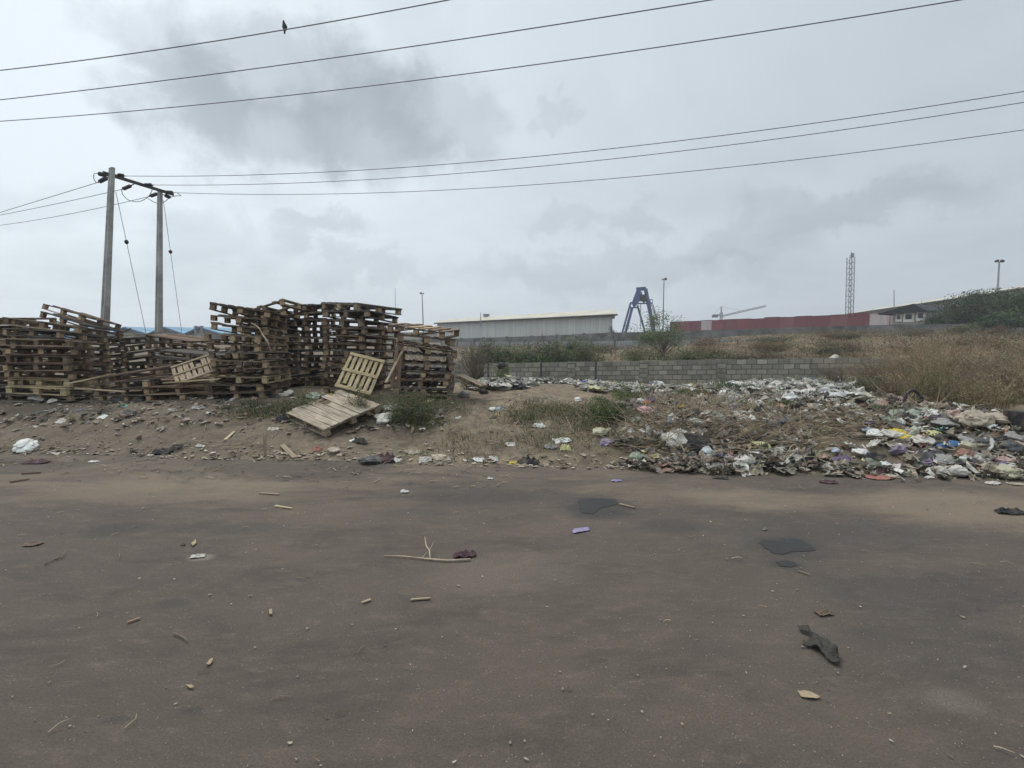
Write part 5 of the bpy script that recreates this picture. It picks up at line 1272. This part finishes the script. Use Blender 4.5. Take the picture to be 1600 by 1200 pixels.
# white bag draped on the wall top
p = P(1301, 572, 23.6); g = MB(); bm = bmesh.new(); bmesh.ops.create_icosphere(bm, subdivisions=4, radius=1)
for v in bm.verts:
    c_ = v.co*(1+.3*noise.noise(v.co*1.7)+.2*abs(noise.noise(v.co*4))); v.co = (c_.x*.2, c_.y*.22, c_.z*.27+(.0))
me = bpy.data.meshes.new('plastic_bag'); bm.to_mesh(me); bm.free(); me.materials.append(cmat('refuse_offwhite', COL['offwhite'])); o = bpy.data.objects.new('plastic_bag', me); C.objects.link(o)
xw = PX(1301, 23.9); xw = 14.1; yw = wally(xw); zt_ = lerp(WTOP[2], WTOP[3], (xw-11)/8); o.location = (PX(1301, yw), yw-.12, zt_-.12); tag(o, 'pale plastic bag caught on top of the block wall', 'bag')
bm = bmesh.new(); bmesh.ops.create_icosphere(bm, subdivisions=3, radius=1)
for v in bm.verts: c_ = v.co*(1+.4*noise.noise(v.co*1.7+Vector((5, 0, 0)))); v.co = (c_.x*.2, c_.y*.15, c_.z*.14)
me = bpy.data.meshes.new('plastic_bag'); bm.to_mesh(me); bm.free(); me.materials.append(cmat('refuse_black', COL['black'])); o = bpy.data.objects.new('plastic_bag', me); C.objects.link(o); o.location = P(784, 571, 23.7); tag(o, 'small black bag caught in the light shrub by the block wall', 'bag')
# plastic bottle
p = G(1047, 668); r = empty('plastic_bottle', p+Vector((0, 0, .05)), (.15, -.1, 0)); tag(r, 'upright light blue plastic bottle stuck in the central heap', 'bottle')
M['bottle'] = cmat('refuse_lightblue', COL['lightblue'], .3, .2)
g = MB(); g.tube([(0, 0, -.04), (0, 0, 0), (0, 0, .07), (0, 0, .1), (0, 0, .12)], [.03, .034, .034, .015, .014], 12); g.build('body', M['bottle'], r, True); g = MB(); g.tube([(0, 0, .12), (0, 0, .135)], .017, 10); g.build('cap', cmat('refuse_white', COL['white']), r)
# rubber hose arch and ring
g = MB(); a = G(1411, 636); b_ = G(1450, 634); cable([a+Vector((0, 0, 0)), P(1416, 618, a.y), P(1424, 610, a.y), P(1432, 613, a.y), P(1443, 624, (a.y+b_.y)/2), b_], .028, 'rubber_strip', 'dark arched rubber strip standing up before the dry weeds', 'rubber strip', 'insul', 7)
p = G(143, 648); cable([p+Vector((math.cos(i*.7)*.11, math.sin(i*.7)*.13, .02+.012*math.sin(i))) for i in range(8)], .017, 'rubber_ring', 'black rubber ring half buried below the short pallet pile', 'rubber ring', 'insul', 7)
# broken crate at right edge
p = G(1598, 672); r = empty('plastic_crate', p, (.0, .05, .25)); tag(r, 'black broken plastic crate on its side at the right edge of the photo', 'crate')
bl0 = cmat('refuse_black', COL['black']); g = MB(); g.box((0, 0, .245), (.36, .3, .03)); g.box((-.165, 0, .12), (.03, .3, .22)); g.box((.165, 0, .12), (.03, .3, .22)); g.box((0, .145, .12), (.30, .012, .22)); g.box((-.08, -.10, .12), (.05, .03, .22)); g.build('shell', bl0, r)
g = MB(); g.box((.0, -.156, .25), (.38, .014, .045)); g.build('rim', bl0, r)
# wood chips / planks / sticks
def gplank(px, py, px2, py2, wd, th, mat, label, name='loose_board', lift=.015):
    a = G(px, py)+Vector((0, 0, lift)); b_ = G(px2, py2)+Vector((0, 0, lift)); return plank(a, b_, wd, th, mat, label, name)
gplank(441, 697, 461, 717, .075, .018, 'tan', 'flat tan plank on the slope below the worn flat pallet')
gplank(352, 689, 366, 676, .035, .015, 'fresh', 'pale wood slat on the bank left of the upright stick')
a = G(415, 712); plank(a, a+Vector((-.02, .02, .30)), .035, .014, 'tan', 'short stick standing upright at the road edge', 'stake')
gplank(642, 938, 672, 936, .022, .008, 'tan', 'pale wood chip on the road in the middle', 'wood_chip', .006)
gplank(565, 943, 579, 938, .02, .006, 'tan', 'smaller pale chip left of the middle one', 'wood_chip', .006)
gplank(199, 974, 219, 967, .012, .008, 'board', 'brown splinter on the road at lower left', 'wood_chip', .006)
gplank(1246, 893, 1266, 899, .008, .006, 'tan', 'thin pale stick below the puddles', 'stick', .005)
gplank(968, 788, 992, 794, .03, .006, 'tan', 'tan chip on the road right of the central puddle', 'wood_chip', .006)
gplank(15, 754, 46, 749, .03, .014, 'board', 'dark splinter on the road at the left edge', 'wood_chip', .008); gplank(34, 741, 64, 739, .03, .014, 'board', 'dark board piece above the left edge splinter', 'wood_chip', .008)
gplank(406, 771, 436, 773, .03, .008, 'tan', 'pale chip on the road below the planks', 'wood_chip', .006); gplank(430, 791, 456, 795, .03, .006, 'fresh', 'bright chip on the road left of centre', 'wood_chip', .006)
gplank(560, 742, 548, 739, .02, .006, 'tan', 'small chip on the road below the dark grey bundle', 'wood_chip', .006)
def leafy(outline, mat, label, name, cat, bumpz=.012, th=.004, z0=.004):
    ps = [G(*q_) for q_ in outline]; c_ = sum(ps, Vector())/len(ps); c_.z = 0.0; bm = bmesh.new(); vs = [bm.verts.new((p.x-c_.x, p.y-c_.y, 0)) for p in ps]; f = bm.faces.new(vs)
    bmesh.ops.triangulate(bm, faces=[f]); 
    for _ in range(4 if bumpz > .001 else 1): bmesh.ops.subdivide_edges(bm, edges=[e for e in bm.edges if e.calc_length() > .02], cuts=1, use_grid_fill=True)
    bmesh.ops.triangulate(bm, faces=bm.faces[:])
    for v in bm.verts: v.co.z = z0+bumpz*(abs(noise.noise(Vector((v.co.x*18, v.co.y*14, 3))))*1.5+.5*abs(noise.noise(Vector((v.co.x*50, v.co.y*50, 3)))))
    bmesh.ops.recalc_face_normals(bm, faces=bm.faces[:])
    if th: bmesh.ops.solidify(bm, geom=bm.faces[:], thickness=th)
    me = bpy.data.meshes.new(name); bm.to_mesh(me); bm.free(); me.materials.append(mat); me.polygons.foreach_set('use_smooth', [True]*len(me.polygons)); o = bpy.data.objects.new(name, me); C.objects.link(o); o.location = (c_.x, c_.y, 0.004); return tag(o, label, cat)
rg = [(1246, 980), (1252, 983), (1262, 988), (1273, 996), (1280, 1000), (1296, 1007), (1303, 1017), (1306, 1026), (1312, 1036), (1311, 1042), (1304, 1040), (1290, 1032), (1283, 1024), (1276, 1018), (1266, 1013), (1254, 1011), (1253, 1008), (1262, 1005), (1270, 1001), (1268, 995), (1258, 991), (1250, 988)]
leafy(rg, cmat('refuse_darkrag', (.035, .033, .027, 1), .6, .25), 'torn black rag with two tails lying on the road at lower right', 'rag', 'rag', .05)
leafy([(1246, 1081), (1256, 1081), (1268, 1084), (1282, 1090), (1279, 1093), (1264, 1093), (1252, 1090)], cmat('refuse_leaf', (.33, .25, .16, 1), .8, .2), 'dry tan leaf on the road near the bottom right', 'leaf', 'leaf', .008, .0015)
leafy([(894, 831), (897, 827), (919, 824), (922, 829), (908, 832), (896, 834)], cmat('refuse_violet', COL['violet'], .4, .2), 'bright violet wrapper on the road in the centre', 'wrapper', 'wrapper', .008, .0015)
for q_, lb in (([(322, 1040), (327, 1033), (333, 1032), (331, 1038), (325, 1042)], 'curled pale leaf on the road at lower left'), ([(421, 962), (420, 954), (425, 953), (426, 962)], 'curled leaf standing on the road left of centre'), ([(291, 1071), (299, 1072), (304, 1077), (296, 1077)], 'small white chip near the bottom left'), ([(298, 850), (306, 845), (307, 850), (301, 855)], 'little curled leaf above the pale torn paper')):
    leafy(q_, cmat('refuse_leaf', (.33, .25, .16, 1)), lb, 'leaf', 'leaf', .014, .0015)
# puddles
m, t, b = newmat('dirty_water'); b.inputs['Base Color'].default_value = (.022, .021, .020, 1); b.inputs['Roughness'].default_value = .42; b.inputs['Specular IOR Level'].default_value = .14
pn_ = noi(t, coord(t), 3, 3, .5); bump(t, b, pn_.outputs[0], .05, .01)
def puddle(ol, label):
    random.seed(len(label)); o_ = []
    for i in range(len(ol)):
        a, b_ = ol[i], ol[(i+1) % len(ol)]
        for k in range(7): o_.append((lerp(a[0], b_[0], k/7)+random.uniform(-1.6, 1.6), lerp(a[1], b_[1], k/7)+random.uniform(-.5, .5)))
    o = leafy(o_, m, label, 'puddle', 'puddle', 0, 0, .0); tag(o, kind='structure'); o.location.z = .004
puddle([(1187, 848), (1192, 843), (1215, 845), (1222, 841), (1245, 841), (1262, 849), (1277, 859), (1262, 861), (1240, 861), (1222, 866), (1208, 864), (1196, 856)], 'larger dark puddle on the road at right')
puddle([(1213, 878), (1225, 875), (1240, 877), (1246, 883), (1234, 886), (1219, 884)], 'small dark wet spot below the larger puddle')
puddle([(904, 781), (930, 778), (962, 780), (965, 788), (940, 793), (925, 803), (908, 800), (906, 790)], 'dark puddle on the road right of centre')
# branches
def branch(segs, mat, label, name='branch', lift=.01, cat='branch'):
    g = MB()
    for pts, r_ in segs:
        ps = [(G(*q_[:2])+Vector((0, 0, lift+(q_[2] if len(q_) > 2 else 0)))) for q_ in pts]; n_ = len(ps); g.tube(ps, [r_*(1-.6*i/(n_-1)) for i in range(n_)], 6)
    return tag(g.build(name, M[mat], smooth=True), label, cat)
branch([([(735, 876), (700, 878), (665, 875), (630, 871), (600, 870)], .009), ([(672, 875), (671, 868, .03), (666, 862, .04), (664, 852, .06)], .007), ([(671, 868, .03), (678, 858, .05)], .004), ([(660, 873), (668, 868, .02)], .004)], 'palestick', 'pale forked branch lying on the road in the middle')
branch([([(271, 992), (282, 996), (288, 999), (294, 1006)], .006)], 'twig', 'bent dark twig on the road at lower left', 'twig')
branch([([(70, 884), (85, 876), (100, 866)], .005), ([(85, 876), (96, 873), (104, 864, .02)], .006)], 'twig', 'curled twig on the road at the left edge', 'twig')
branch([([(885, 655, .02), (893, 672), (905, 684), (918, 700)], .008)], 'palestick', 'thin curved pale twig on the slope below the bush', 'twig')
d0 = G(1265, 738).y; cable([P(1222, 722, d0), P(1232, 705, d0), P(1240, 695, d0), P(1252, 706, d0), P(1262, 735, d0)], .008, 'branch', 'thin pale branch arching beside the black stump like bundle', 'branch', 'palestick')
branch([([(1060, 645, .05), (1120, 665, .08), (1190, 673, .05)], .012)], 'palestick', 'long pale stick lying across the central heap')
branch([([(1180, 640, .12), (1200, 660, .1), (1215, 675, .02)], .010)], 'palestick', 'pale stick slanting down the right side of the central heap')
branch([([(1250, 660, .02), (1280, 668, .05), (1310, 678)], .012), ([(1270, 664, .03), (1262, 652, .08)], .008)], 'twig', 'dark branch on the dirt between the two heaps')
cable([P(393, 505, 9.55), P(404, 512, 9.5), P(411, 524, 9.45), P(418, 534, 9.4), P(424, 550, 9.5)], .011, "dead_branch", 'pale dead branch hanging down the tall messy stack', 'branch', 'palestick', 6)

# ------------------------------------------------------------ haze
hm = bpy.data.materials.new('haze'); hm.use_nodes = True; t = hm.node_tree; t.nodes.clear(); o_ = t.nodes.new('ShaderNodeOutputMaterial'); v_ = t.nodes.new('ShaderNodeVolumePrincipled')
v_.inputs['Density'].default_value = .0009; v_.inputs['Color'].default_value = (.92, .95, 1, 1); t.links.new(v_.outputs[0], o_.inputs['Volume'])
g = MB(); g.box((0, 230, 21), (800, 540, 48)); tag(g.build('haze', hm), kind='stuff')
